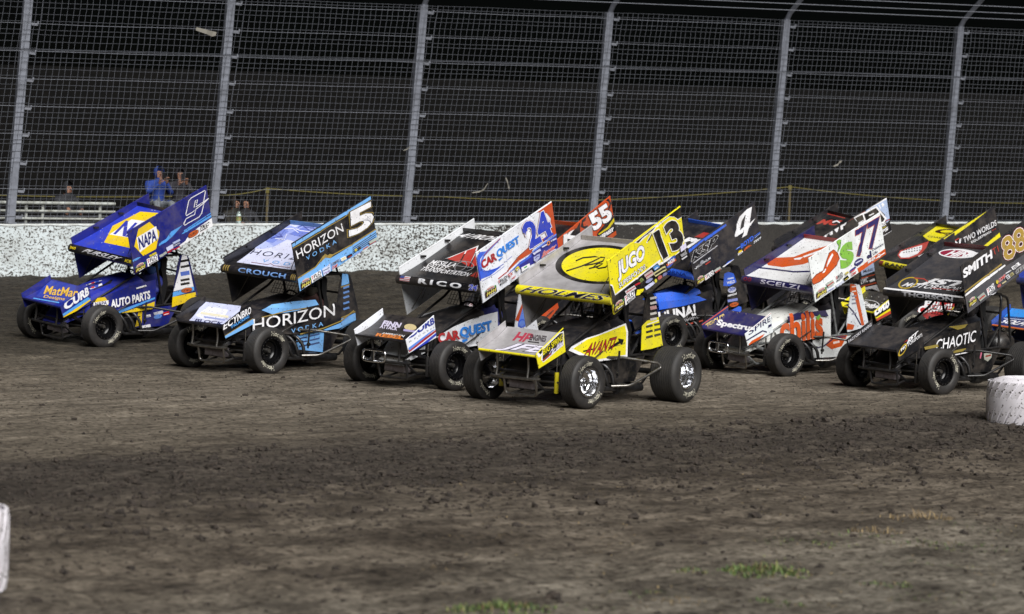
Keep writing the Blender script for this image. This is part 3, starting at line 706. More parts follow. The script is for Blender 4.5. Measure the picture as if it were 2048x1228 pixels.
# ------------------------------------------------------------------ shared car meshes
def tyre_profile(wd, ro, ri, grooves, gd=.006):
    h = wd/2; p = [(-h*.72, ri), (-h*.94, ri+.025), (-h*1.03, ri+(ro-ri)*.42), (-h*1.0, ri+(ro-ri)*.66), (-h*.93, ro-.028), (-h*.84, ro-.010)]
    t0, t1 = -h*.78, h*.78; tr = [(t0, ro-.004)]
    for g in range(grooves):
        c = t0+(t1-t0)*(g+.5)/grooves; w_ = .0045; crown = .004*(1-(c/h)**2)
        tr += [(c-w_*1.3, ro+crown-.003), (c-w_*.8, ro+crown-gd-.003), (c+w_*.8, ro+crown-gd-.003), (c+w_*1.3, ro+crown-.003)]
    tr.append((t1, ro-.004))
    return p+tr+[(-a, r) for a, r in reversed(p)]
def wheel_set(key, wd, ro, ri, grooves, rub, txt_r):
    ty = MB().lathe(tyre_profile(wd, ro, ri, grooves), 64, 'y', closed=False).mesh('tyre', rub, smooth=28)
    # lettering bent around both sidewalls
    h = wd/2; v, f = text2d('Hoosier', .02)
    xs_ = [p[0] for p in v]; x0, x1 = min(xs_), max(xs_); y1 = max(p[1] for p in v)
    ra, rb = txt_r; lt = []
    for side in (1, -1):
        pts = []; a0, span = R(123), R(66)
        for x, y in v:
            t = a0-(x-x0)/(x1-x0)*span; r = ra+(rb-ra)*(y/y1)
            q = (r-ri)/(ro-ri); ax_ = h*np.interp(q, [0, .1, .42, .66, .9, .97], [.72, .94, 1.03, 1.0, .93, .84])+.0035
            pts.append((-side*r*math.cos(t), side*float(ax_), r*math.sin(t)))
        m_ = bpy.data.meshes.new('lettering'); m_.from_pydata(pts, [], f); m_.materials.append(LETTER); lt.append(m_)
    rims = {}
    for kind, mat in (('black', BLACKRIM), ('chrome', CHROME)):
        r = MB(); e = wd*.40
        r.lathe([(e, ri+.004), (e+.012, ri-.002), (e+.012, ri-.024), (e-.012, ri-.028), (e*.45, ri-.034), (e*.40, ri-.052), (e*.05, ri-.056), (0, ri-.06), (-.012, .10), (-.03, .055), (-.03, 0)], 40, 'y')
        r.lathe([(-.045, 0), (-.045, .055), (-.03, .10), (-.02, ri-.05), (-e*.5, ri-.034), (-e, ri-.020), (-e-.008, ri+.004)], 40, 'y')
        r.lathe([(.055, 0), (.052, .026), (.03, .034), (-.03, .036)], 16, 'y', mi=1)
        for k in range(18):
            t = 2*math.pi*k/18; q = ri-.013; r.lathe([(.019+e-.006, 0), (.019+e-.006, .0055), (e+.01, .0065)], 6, 'y', (q*math.cos(t), 0, q*math.sin(t)), 1)
        for k in range(6):
            t = 2*math.pi*k/6; r.lathe([(.0, 0), (0, .009), (-.02, .01)], 6, 'y', (.07*math.cos(t), 0, .07*math.sin(t)), 1)
        rims[kind] = r.mesh('wheel', [mat, STEEL if kind == 'black' else CHROME], smooth=35)
    return ty, lt, rims
WF = wheel_set('front', .25, .34, .195, 7, RUBBER, (.218, .285))
WL = wheel_set('left_rear', .42, .372, .195, 9, RUBBER_LR, (.235, .318))
WR = wheel_set('right_rear', .46, .425, .195, 11, RUBBER_LR, (.26, .35))
# brake disc seen inside the front wheels is part of the wheel
P3 = lambda *a: [Vector(p) for p in a]
TWL = dict(ft=(.733, 1.92), fb=(.49, 1.23), rt=(-.917, 2.65), rb=(-1.15, 1.98))
TWR = dict(ft=(.511, 1.57), fb=(.25, .90), rt=(-1.133, 2.28), rb=(-1.28, 1.62))
FWL_ = dict(ft=(1.735, .71), fb=(1.65, .53), rt=(1.169, 1.035), rb=(1.08, .73))
FWR_ = dict(ft=(1.741, .75), fb=(1.64, .53), rt=(1.163, 1.035), rb=(1.08, .73))
def quad_panel(q, y0, y1, lip):
    mb = MB(); pts = [q['ft'], q['rt'], q['rb'], q['fb']]
    mb.prism([(x, y0, z) for x, z in pts], (0, y1-y0, 0))
    yc = (y0+y1)/2
    mb.tube([(q['ft'][0], yc, q['ft'][1]), (q['rt'][0], yc, q['rt'][1])], lip, 6)
    return mb
def crease(a, ribs): return sum(.013*max(0.0, 1-abs(a-r)/.02) for r in ribs)
def panel_map(q, y, ribs=()):
    def f(a, b, off):
        off += crease(a, ribs)   # a front->rear, b bottom->top
        x = (q['fb'][0]*(1-a)+q['rb'][0]*a)*(1-b)+(q['ft'][0]*(1-a)+q['rt'][0]*a)*b
        z = (q['fb'][1]*(1-a)+q['rb'][1]*a)*(1-b)+(q['ft'][1]*(1-a)+q['rt'][1]*a)*b
        return (x, y+off, z)
    return f
FLE, FTE = Vector((.50, 1.46)), Vector((-.905, 2.09)); FN = Vector((.409, .912))
def foil_pt(s, off=0.0):
    p = FLE+(FTE-FLE)*s; dip = .028*math.sin(math.pi*min(1, s**.8))
    return p+FN*(off-dip)
def foil_map(a, b, off):
    b0 = max(0, min(1, b)); p = foil_pt(b0, off)
    return (p.x, -.757+1.514*a, p.y)
FCUT = [i/14 for i in range(1, 14)]
FF = [(1.70, .690), (1.60, .720), (1.50, .755), (1.40, .797), (1.31, .842), (1.235, .886), (1.17, .930), (1.125, .966)]
fl = [0]
for a, b in zip(FF, FF[1:]): fl.append(fl[-1]+math.dist(a, b))
fl = [x/fl[-1] for x in fl]
def ffoil_map(a, b, off):
    x = float(np.interp(b, fl, [p[0] for p in FF])); z = float(np.interp(b, fl, [p[1] for p in FF]))
    return (x+off*.4, -.452+.904*a, z+off*.9)
def body_y(x): return .42-.10*max(0.0, x-.3)
def body_map(x, z, off): return (x, body_y(x)+.006+off-max(0, z-.95)*.35, z)
def tail_map(x, z, off): return (x, .405+off, z)

def top_foil():
    n = 14; top = [foil_pt(i/n) for i in range(n+1)]; bot = [foil_pt(i/n, -.075*(1-i/n)**.8-.012) for i in range(n+1)]
    ring = top+bot[::-1]; mb = MB()
    rows = [[(p.x, y, p.y) for p in ring] for y in (-.757, .757)]
    mb.grid(rows, closed=True)
    return mb.mesh('top_wing', paint('#808080'), smooth=50)
def front_foil():
    mb = MB(); ring = [(x, z) for x, z in FF]+[(x-.012, z-.022) for x, z in FF[::-1]]
    mb.grid([[(x, y, z) for x, z in ring] for y in (-.452, .452)], closed=True)
    return mb
TF = top_foil()
def le_tube(y, r, c):
    return MB().lathe([(-y, 0), (-y, r), (y, r), (y, 0)], 18, 'y', c)

HSEC = [(1.46, .24, .44, .36), (1.30, .27, .60, .42), (1.10, .30, .765, .50), (.85, .32, .87, .56), (.60, .335, .945, .60), (.30, .35, 1.01, .62), (.05, .36, 1.055, .64), (-.12, .365, 1.09, .66)]
def hood_map(x, y, off):
    xs_ = [-h[0] for h in HSEC]; w_ = np.interp(-x, xs_, [h[1] for h in HSEC]); zt = np.interp(-x, xs_, [h[2] for h in HSEC])
    z = zt+np.interp(abs(y)/w_, [0, .55, .86, .99], [.018, 0, -.035, -.12]); return (x+off*.5, y, float(z)+off)
def hood_mesh():
    rows = []
    for x, w_, zt, zs in HSEC:
        rows.append([(x, -w_, zs), (x, -w_*.99, zt-.12), (x, -w_*.86, zt-.035), (x, -w_*.55, zt), (x, 0, zt+.018), (x, w_*.55, zt), (x, w_*.86, zt-.035), (x, w_*.99, zt-.12), (x, w_, zs)])
    mb = MB(); mb.grid(rows[:3], 1); mb.grid(rows[2:], 0); mb.add(rows[0], [tuple(range(9))], 1); return mb
HOOD = hood_mesh()
# flat panel below the nose up to the front wing is the first hood section
BODYP = [(.92, .72), (.60, .86), (.28, .955), (-.05, 1.01), (-.36, 1.05), (-.375, .62), (.33, .57), (.78, .58)]
BODY5 = [(1.0, .70), (.60, .87), (.28, .965), (-.05, 1.02), (-.34, 1.06), (-.37, .93), (-.62, .93), (-.74, 1.02), (-.86, 1.0), (-.9, .62), (.04, .55), (.9, .58)]
TAILP = [(-.78, 1.06), (-.80, 1.30), (-.845, 1.43), (-.90, 1.455), (-1.0, 1.44), (-1.05, 1.38), (-1.33, .76), (-.80, .67), (-.76, .80)]
LOWP = [(.02, .56), (-.92, .61), (-.70, .27), (-.02, .27)]
def body_panel_mesh(poly, side):
    mb = MB(); pts = []
    for x, z in poly: pts.append(Vector(body_map(x, z, 0))-Vector((0, .006, 0)))
    inner = [p-Vector((0, .014, 0)) for p in pts]; n = len(pts)
    tri = tessellate_polygon([[Vector((x, z, 0)) for x, z in poly]])
    mb.add(pts+inner, [tuple(t) for t in tri]+[tuple(n+i for i in t)[::-1] for t in tri]+[(i, (i+1) % n, n+(i+1) % n, n+i) for i in range(n)])
    if side < 0: mb.v = [(x, -y, z) for x, y, z in mb.v]
    return mb
def both(f):
    for s in (1, -1): f(s)
def frame_mesh():
    mb = MB(); r = .019
    def fr(s):
        mb.tube([(1.5, .29*s, .44), (-.05, .355*s, 1.20), (-.32, .345*s, 1.415)], r, 8)
        mb.tube([(1.52, .28*s, .40), (1.25, .30*s, .21), (-1.0, .31*s, .22), (-1.32, .3*s, .48)], r, 8)
        mb.tube([(1.35, .29*s, .52), (-.9, .36*s, .63), (-1.3, .3*s, .6)], r, 8)
        mb.tube([(.95, .30*s, .22), (.95, .33*s, .70)], r*.8, 6); mb.tube([(.2, .30*s, .22), (.2, .35*s, .58)], r*.8, 6); mb.tube([(.95, .3*s, .22), (.2, .35*s, .58)], r*.7, 6)
    both(fr)
    for x, z, y in ((1.5, .44, .29), (1.25, .21, .3), (.2, .22, .3), (-.9, .22, .31)): mb.tube([(x, -y, z), (x, y, z)], r*.9, 6)
    mb.tube([(1.48, -.28, .43), (1.24, .29, .22)], r*.7, 6); mb.tube([(1.48, .28, .43), (1.24, -.29, .22)], r*.7, 6)
    mb.tube([(1.33, -.40, .50), (1.33, .40, .50)], .03, 10); mb.tube([(1.20, -.40, .45), (1.20, .40, .45)], .03, 10)
    return mb
def cage_mesh():
    mb = MB(); r = .021
    hoop = fillet([(-.92, .345, .62), (-.915, .345, 1.44), (-.915, -.345, 1.44), (-.92, -.345, .62)], .10)
    mb.tube(hoop, r, 8)
    mb.tube(fillet([(-.60, .35, .62), (-.33, .35, 1.425), (-.33, -.35, 1.425), (-.60, -.35, .62)], .09), r, 8)
    def fr(s):
        mb.tube([(-.33, .33*s, 1.425), (-.92, .33*s, 1.44)], r, 8)
        mb.tube(fillet([(-.92, .34*s, 1.42), (-1.10, .33*s, 1.38), (-1.30, .30*s, .62)], .08), r*.9, 8)
        mb.tube([(-.92, .33*s, .95), (-.62, .35*s, .62)], r*.8, 6)
    both(fr)
    mb.tube([(-.915, -.33, 1.15), (-.915, .33, 1.15)], r*.8, 6)
    return mb
FRAME, CAGE = frame_mesh().mesh('frame', BLACKTUBE, smooth=50), cage_mesh().mesh('roll_cage', BLACKTUBE, smooth=50)
FRAMES_, CAGES_ = None, None
def header_pipe(k):
    x = .62-.16*k
    return MB().tube(fillet([(x, .24, .52), (x-.02, .44, .53), (x-.10, .52, .40), (x-.20+.03*k, .54, .22+.015*k), (-.12, .53, .20+.012*k)], .07), .026, 9)
HEAD = [header_pipe(k).mesh('header_pipe', DARKSTEEL, smooth=50) for k in range(4)]
COLL = MB().tube([(-.06, .53, .215), (-.14, .53, .212), (-.22, .53, .21), (-.30, .52, .205), (-.72, .47, .20), (-.74, .47, .20)], [.075, .085, .08, .058, .052, .05], 14).mesh('exhaust_pipe', DARKSTEEL, smooth=40)
def nerf(s):
    return MB().tube(fillet([(.10, .40*s, .62), (-.20, .50*s, .62), (-.66, .78*s, .56), (-.70, .80*s, .50), (-.12, .70*s, .27), (.12, .52*s, .25), (.2, .34*s, .24)], .06), .019, 8).mesh('nerf_bar', STEEL, smooth=50)
NERF = {1: nerf(1), -1: nerf(-1)}
NERFB = {s: NERF[s].copy() for s in NERF}
for s in NERFB: NERFB[s].materials.clear(); NERFB[s].materials.append(BLACKTUBE)
def bumper():
    mb = MB(); r = .019
    mb.tube([(1.60, -.31, .365), (1.62, -.24, .36), (1.62, .36, .375), (1.58, .45, .385)], r*1.1, 8)
    mb.tube(fillet([(1.61, -.10, .37), (1.56, -.09, .15), (1.56, .40, .165), (1.61, .40, .38)], .05), r*.9, 8)
    for y in (-.2, .33): mb.tube([(1.61, y, .37), (1.46, y, .41)], r, 8)
    mb.tube([(1.57, .0, .15), (1.30, .0, .20)], r*.8, 6); mb.tube([(1.57, .32, .16), (1.28, .3, .21)], r*.8, 6)
    return mb
BUMP = bumper().mesh('front_bumper', STEEL, smooth=50); BUMPK = BUMP.copy(); BUMPK.materials.clear(); BUMPK.materials.append(BLACKTUBE)
LOOP = MB().tube(fillet([(1.67, -.13, .35), (1.67, -.33, .35), (1.67, -.33, .50), (1.67, .07, .51), (1.67, .07, .36), (1.67, -.13, .35)], .06, 5), .017, 8)
LOOP.tube([(1.67, .06, .40), (1.60, .06, .37)], .014, 6); LOOP.tube([(1.67, -.13, .35), (1.67, -.13, .50)], .013, 6); LOOP.tube([(1.67, -.32, .40), (1.60, -.29, .365)], .014, 6)
LOOPM = LOOP.mesh('bumper_loop', CHROME, smooth=50)
FAX = MB().tube([(1.09, -.66, .34), (1.09, .66, .34)], .032, 10).mesh('front_axle', BLACKTUBE, smooth=50)
RAX = MB().tube([(-1.09, -.75, .39), (-1.09, .75, .38)], .038, 10).mesh('rear_axle', DARKSTEEL, smooth=50)
TIE = MB().tube([(1.20, -.62, .31), (1.20, .62, .31)], .014, 6).mesh('tie_rod', STEEL, smooth=50)
DRAG = MB().tube([(1.06, .60, .44), (.55, .50, .58), (.05, .40, .74)], .012, 6).mesh('drag_link', STEEL, smooth=50)
RACK = MB().box((1.36, .04, .29), (.12, .36, .13)).lathe([(-.20, .0), (-.20, .05), (.24, .05), (.24, 0)], 12, 'y', (1.40, 0, .36)).mesh('oil_tank', plain('tank_metal', '#8b8488', .35, .6, h2='#5f5a5c', scale=9), smooth=40)
def rod(y): return MB().tube([(1.05, y, .40), (.02, y*.98, .43)], .013, 6).mesh('radius_rod', BLACKTUBE, smooth=50)
def rod2(y): return MB().tube([(1.05, y, .29), (.25, y*.75, .30)], .013, 6).mesh('radius_rod', BLACKTUBE, smooth=50)
RODS = [rod(.50), rod(-.50), rod2(.52), rod2(-.52)]
LEVER = MB().tube([(-.02, .56, .36), (-.015, .57, .72)], .016, 6); LEVER.lathe([(.585, 0), (.585, .026), (.55, .026)], 10, 'y', (-.02, 0, .42)); LEVER = LEVER.mesh('torsion_arm', BLACKTUBE, smooth=50)
def shock_mesh(s, c):
    mb = MB(); mb.tube([(1.19, .44*s, .19), (1.19, .43*s, .46)], .03, 10); mb.tube([(1.19, .43*s, .44), (1.19, .425*s, .64)], .012, 8, 1)
    return mb.mesh('shock', [paint(c), CHROME], smooth=50)
TANK = MB()
rows = []
for i in range(9):
    t = -math.pi/2+math.pi*i/8; rad = math.cos(t)**.6 if 0 < i < 8 else 0.01
    rows.append([(-1.24+.30*math.sin(t), .32*rad*math.copysign(abs(math.cos(a))**.7, math.cos(a)), .64+.20*rad*math.copysign(abs(math.sin(a))**.7, math.sin(a))) for a in (2*math.pi*j/16 for j in range(16))])
TANK.grid(rows, closed=True)
SEAT = MB(); rows = []
for x, z, w_ in ((-.30, .42, .2), (-.45, .40, .22), (-.62, .42, .23), (-.72, .60, .24), (-.78, .95, .24), (-.80, 1.10, .16), (-.81, 1.35, .14)):
    rows.append([(x+.14, -w_-.02, z+.08), (x, -w_, z), (x, 0, z-.02), (x, w_, z), (x+.14, w_+.02, z+.08)])
SEAT.grid(rows); SEATM = SEAT.mesh('seat', INTERIOR, smooth=60)
ENG = MB(); ENG.box((.42, 0, .42), (.62, .40, .40)); ENG.box((.42, .2, .55), (.58, .14, .14)); ENG.box((.42, -.2, .55), (.58, .14, .14)); ENG.box((-.30, 0, .40), (.9, .58, .36)); ENG.lathe([(.70, 0), (.70, .12), (.78, .12), (.78, 0)], 16, 'x', (0, 0, .40))
ENGM = ENG.mesh('engine', plain('engine_metal', '#26262a', .5, .5, h2='#3a3a3d', scale=15))
SWM = MB().tube([(-.22+.05*math.cos(2*math.pi*i/20), .17*math.sin(2*math.pi*i/20), 1.0+.16*math.cos(2*math.pi*i/20)) for i in range(20)], .013, 6, closed=True)
SWM.tube([(-.22, -.16, 1.0), (-.22, .16, 1.0)], .012, 6); SWM.tube([(-.22, 0, 1.0), (.1, 0, .9)], .014, 6); SWM = SWM.mesh('steering_wheel', INTERIOR, smooth=50)
SCR = MB()
for i in range(13):
    y = -.33+.055*i; SCR.tube([(-.10, y, 1.10), (-.20, y*.98, 1.30)], .004, 4)
for k in range(4): SCR.tube([(-.10-.033*k, -.34, 1.10+.066*k), (-.10-.033*k, .34, 1.10+.066*k)], .005, 4)
SCRM = SCR.mesh('rock_screen', BLACKTUBE)
WPOST = [MB().tube(p, .017, 8).mesh('wing_post', BLACKTUBE, smooth=50) for p in ([(-.36, .25, 1.42), (-.10, .25, 1.66)], [(-.36, -.25, 1.42), (-.10, -.25, 1.66)], [(-.92, .25, 1.44), (-.62, .25, 1.90)], [(-.92, -.25, 1.44), (-.62, -.25, 1.90)])]
TUBESIL = plain('pale_tube', '#9ea2a4', .4, .5, h2='#6d6c68', scale=14)
BRACE = [MB().tube(p, .006, 6).mesh('panel_brace', STEEL, smooth=50) for p in ([(.16, -.76, .98), (.28, -.35, 1.50)], [(-.05, -.76, 1.12), (.10, -.45, 1.60)], [(.42, .50, 1.50), (.58, .76, 1.80)])]

# driver
def driver_meshes(c1, c2):
    J = dict(pelvis=((-.55, 0, .52), (.17, .15)), waist=((-.60, 0, .70), (.16, .13)), chest=((-.66, 0, .92), (.19, .14)), neck=((-.66, 0, 1.08), .075), head=((-.65, 0, 1.18), .08),
             sl=((-.64, .20, 1.0), .075), el=((-.45, .30, .82), .058), wl=((-.24, .16, 1.0), .036), sr=((-.64, -.20, 1.0), .075), er=((-.45, -.30, .82), .058), wr=((-.24, -.16, 1.0), .036),
             hl=((-.45, .12, .50), .10), kl=((-.05, .17, .66), .08), fl=((.30, .15, .42), .055), hr=((-.45, -.12, .50), .10), kr=((-.05, -.17, .66), .08), fr=((.30, -.15, .42), .055))
    B = [('pelvis', 'waist'), ('waist', 'chest'), ('chest', 'neck'), ('neck', 'head'), ('chest', 'sl'), ('sl', 'el'), ('el', 'wl'), ('chest', 'sr'), ('sr', 'er'), ('er', 'wr'),
         ('pelvis', 'hl'), ('hl', 'kl'), ('kl', 'fl'), ('pelvis', 'hr'), ('hr', 'kr'), ('kr', 'fr')]
    return skin_mesh('body', J, B, [INTERIOR])
DRV = driver_meshes(0, 0)
def glove_mesh(s):
    mb = MB(); wv = Vector((-.24, .16*s, 1.0)); mb.tube([wv, wv+Vector((.03, 0, .03))], [.036, .04], 8); fingers(mb, wv+Vector((.0, 0, .02)), (.3, 0, .8), (0, -s, 0)); return mb.mesh('glove', INTERIOR, smooth=True)
GLV = {1: glove_mesh(1), -1: glove_mesh(-1)}
HEL = MB(); rows = []
for i in range(11):
    th = math.pi*i/10
    rows.append([(-.645+.145*math.sin(th)**.8*math.cos(a)*(1.06 if math.cos(a) > 0 else .98) if 0 < i < 10 else -.645, .128*(math.sin(th)**.8 if 0 < i < 10 else 0)*math.sin(a), 1.24+.15*math.cos(th)-(.03 if i > 7 and math.cos(a) > .3 else 0)) for a in (2*math.pi*j/20 for j in range(20))])
HEL.grid(rows, closed=True)
VIS = MB(); rows = []
for i in range(4):
    th = R(66+i*11)
    rows.append([(-.645+.148*math.sin(th)**.8*math.cos(a)*1.07, .132*math.sin(th)**.8*math.sin(a), 1.24+.15*math.cos(th)) for a in (R(-78+156*j/14) for j in range(15))])
VIS.grid(rows); VISM = VIS.mesh('visor', plain('visor_smoke', '#0a0b10', .08, .2), smooth=True)

# ------------------------------------------------------------------ one car
GROUPC = 'winged sprint cars racing through the turn'
def car_matrix(X, Y, hd):
    z = float(G(np.array(X), np.array(Y))); e = .5; g = lambda a, b: float(G(np.array(a), np.array(b)))
    n = Vector((-(g(X+e, Y)-g(X-e, Y)), -(g(X, Y+e)-g(X, Y-e)), 1)).normalized()
    h = R(hd); f = Vector((math.cos(h), math.sin(h), 0)); f = (f-n*f.dot(n)).normalized(); l = n.cross(f)
    return Matrix(((f.x, l.x, n.x, X), (f.y, l.y, n.y, Y), (f.z, l.z, n.z, z), (0, 0, 0, 1)))
def recol(me, m):
    c = me.copy(); c.materials.clear(); c.materials.append(m); return c
def car(pose, lv, label, dlabel):
    X, Y, hd, ro, pi_ = pose
    cm = car_matrix(X, Y, hd); e = empty('sprint_car', cm); tag(e, label, 'race car', GROUPC)
    ro, pi_ = R(ro), R(pi_)
    CH = Matrix.Translation((0, 0, .35)) @ Matrix.Rotation(-pi_, 4, 'Y') @ Matrix.Rotation(-ro, 4, 'X') @ Matrix.Translation((0, 0, -.35))
    g = lambda k, d=None: lv.get(k, d)
    col = lambda k, d: paint(INK.get(g(k, d), g(k, d)), .36)
    def ch(name, me): return link(name, me, e, CH)
    tube = {'black': BLACKTUBE, 'pale': TUBESIL}[g('tube', 'black')]
    for nm, me in (('frame', FRAME), ('roll_cage', CAGE)): ch(nm, me if tube is BLACKTUBE else recol(me, tube))
    hd_ = ch('hood', HOOD.mesh('hood', [col('hood', 'K'), col('nose', g('hood', 'K'))], smooth=35))
    bp = g('bodypoly', BODYP)
    bl = ch('body_panel', body_panel_mesh(bp, 1).mesh('body_panel', col('body', 'K')))
    ch('body_panel', body_panel_mesh(BODYP, -1).mesh('body_panel', col('body', 'K')))
    tl = None if g('notail') else ch('tail_panel', MB().prism([(x, .393, z) for x, z in TAILP], (0, .012, 0)).mesh('tail_panel', col('tail', 'K')))
    if tl: ch('tail_panel', MB().prism([(x, -.393, z) for x, z in TAILP], (0, -.012, 0)).mesh('tail_panel', col('tail', 'K')))
    ll = ch('lower_panel', MB().prism([(x, .375, z) for x, z in LOWP], (0, .012, 0)).mesh('lower_panel', col('lower', 'K')))
    ch('fuel_tank', TANK.mesh('fuel_tank', col('tank', 'K'), smooth=60))
    ch('seat', SEATM); ch('engine', ENGM); ch('steering_wheel', SWM); ch('rock_screen', SCRM)
    for h in HEAD: ch('header_pipe', h)
    ch('exhaust_pipe', COLL)
    ch('nerf_bar', (NERF if g('nerf', 'steel') == 'steel' else NERFB)[1]); ch('nerf_bar', (NERF if g('nerf', 'steel') == 'steel' else NERFB)[-1])
    ch('front_bumper', BUMP if g('bumper', 'steel') == 'steel' else BUMPK)
    if g('loop'): ch('bumper_loop', LOOPM)
    link('front_axle', FAX, e); link('rear_axle', RAX, e)
    for r in RODS: link('radius_rod', r, e)
    ch('torsion_arm', LEVER); link('tie_rod', TIE, e); ch('drag_link', DRAG); ch('oil_tank', RACK)
    for s in (1, -1): ch('shock', shock_mesh(s, INK.get(g('shock', '#2a2a2c'), g('shock', '#2a2a2c'))))
    for wp in WPOST: ch('wing_post', wp)
    for b in BRACE: ch('panel_brace', b)
    for y in (-.22, .27):
        ch('front_wing_post', MB().tube(fillet([(1.62, y, .665), (1.60, y, .50), (1.62, y, .37)], .08), .017, 8).mesh('front_wing_post', STEEL if g('bumper', 'steel') == 'steel' else BLACKTUBE, smooth=50))
    # top wing
    tw = ch('top_wing', recol(TF, g('foilmat') or col('foil', 'K')))
    le = le_tube(.762, .066, (FLE.x+.006, 0, FLE.y-.046)).mesh('leading_edge', col('le', 'K'), smooth=50); lo = link('leading_edge', le, tw)
    t0, t1 = foil_pt(1.0), foil_pt(1.0)+Vector((.03, .055)); 
    link('trailing_lip', MB().prism([(t0.x-.004, -.757, t0.y-.005), (t0.x+.012, -.757, t0.y-.012), (t1.x+.006, -.757, t1.y), (t1.x-.006, -.757, t1.y+.004)], (0, 1.514, 0)).mesh('trailing_lip', col('te', g('foil', 'K'))), tw)
    ribs = g('ribs', (.34, .68)); pf = panel_map(TWL, .776, ribs); acut = sorted(r+d for r in ribs for d in (-.02, 0, .02))
    mb = MB(); aa = [0]+acut+[1]
    mb.grid([[pf(x, 0, 0) for x in aa], [pf(x, 1, 0) for x in aa], [pf(x, 1, -.012) for x in aa], [pf(x, 0, -.012) for x in aa], [pf(x, 0, 0) for x in aa]])
    mb.tube([pf(x, 1, -.006) for x in aa], .011, 6)
    pl = ch('wing_side_panel', mb.mesh('wing_side_panel', [col('panel', 'K')]))
    pr = ch('wing_side_panel', quad_panel(TWR, -.776, -.764, .011).mesh('wing_side_panel', [g('rpanelmat') or col('rpanel', g('panel', 'K'))]))
    for a in (.3, .62):
        q = TWR; pm_ = panel_map(q, -.764); link('rib', MB().box(tuple(pm_(a, .93, .02)), (.10, .03, .03)).mesh('rib', BLACKTUBE), pr)
    # front wing
    fwn = ch('front_wing', front_foil().mesh('front_wing', g('ffoilmat') or col('ffoil', g('foil', 'K')), smooth=50))
    link('leading_edge', le_tube(.455, .017, (1.703, 0, .682)).mesh('leading_edge', col('fle', g('le', 'K')), smooth=50), fwn)
    fl_ = ch('front_wing_side_panel', quad_panel(FWL_, .458, .466, .007).mesh('front_wing_side_panel', col('fpanel', g('panel', 'K'))))
    fr_ = ch('front_wing_side_panel', quad_panel(FWR_, -.466, -.458, .007).mesh('front_wing_side_panel', g('frpanelmat') or col('frpanel', g('fpanel', g('panel', 'K')))))
    # wheels
    rim = g('rim', 'black')
    def wheel(ws, pos, steer, flip, spin):
        m = Matrix.Translation(pos) @ Matrix.Rotation(steer, 4, 'Z') @ (Matrix.Rotation(math.pi, 4, 'Z') if flip else Matrix.Identity(4)) @ Matrix.Rotation(spin, 4, 'Y')
        wo = link('wheel', ws[2][rim], e, m); link('tyre', ws[0], wo)
        for k in range(4): link('lettering', ws[1][k % 2], wo, Matrix.Rotation(math.pi*(k//2), 4, 'Y'))
    st = R(g('steer', -6))
    wheel(WF, (1.09, .77, .335), st, False, R(g('spin', 20))); wheel(WF, (1.09, -.77, .335), st, True, R(200+g('spin', 20)))
    wheel(WL, (-1.09, .79, .367), 0, False, R(30-g('spin', 20))); wheel(WR, (-1.09, -.84, .42), 0, True, R(70))
    # artwork
    rs = random.Random(hash_(label))
    def art(key, surf, src, dst, parent, cp=(), cq=()):
        if g(key) and parent:
            a = Art(surf, src, dst, cp, cq, key in ('art_panel', 'art_foil', 'art_ffoil', 'art_fpanel', 'art_frpanel')); g(key)(a, rs); a.finish(parent)
    U = [(0, 1), (0, 0), (1, 1), (1, 0)]
    art('art_panel', pf, lv['c_panel'], U, pl, acut)
    art('art_foil', foil_map, lv['c_foil'], [(0, 0), (1, 0), (0, 1), (1, 1)], tw, (), FCUT)
    art('art_le', lambda a, b, off: (FLE.x+.006+(.066+off)*math.cos(R(-22+b*80)), -.757+1.514*a, FLE.y-.046+(.066+off)*math.sin(R(-22+b*80))), [(0, 0), (1, 0), (0, 1), (1, 1)], [(0, 0), (1, 0), (0, 1), (1, 1)], lo, (), [.2, .4, .6, .8])
    art('art_ffoil', ffoil_map, lv['c_ffoil'], [(0, 0), (1, 0), (0, 1), (1, 1)], fwn, (), fl[1:-1])
    art('art_fpanel', panel_map(FWL_, .466), lv['c_fpanel'], U, fl_)
    art('art_frpanel', panel_map(FWR_, -.458), [(0, 1), (0, 0), (1, 1), (1, 0)], U, fr_)
    art('art_body', body_map, lv['c_body'], [(1, .5), (1, 1.1), (-1, .5), (-1, 1.1)], bl, [.3], [.95])
    art('art_hood', hood_map, g('c_hood', U), [(1.0, .0), (1.0, .3), (.3, 0), (.3, .3)], hd_, [.85, .6], [.18])
    art('art_tail', tail_map, lv['c_tail'], [(-.6, .6), (-.6, 1.4), (-1.2, .6), (-1.2, 1.4)], tl)
    art('art_lower', lambda x, z, off: (x, .387+off, z), lv['c_body'], [(1, .5), (1, 1.1), (-1, .5), (-1, 1.1)], ll)
    # driver
    d = empty('person', cm @ CH); tag(d, dlabel, 'person', 'drivers strapped into the cars')
    suit = paint(INK.get(g('suit', 'K'), g('suit', 'K')), .8, 0, .7, 0)
    link('body', recol(DRV, suit), d)
    for s in (1, -1): link('glove', GLV[s], d)
    hl = link('helmet', HEL.mesh('helmet', paint(INK.get(g('helmet', '#2c2c30'), g('helmet', '#2c2c30')), .2), smooth=60), d); link('visor', VISM, hl)
    return e
def hash_(s): return sum((i+1)*ord(c) for i, c in enumerate(s)) % 100003

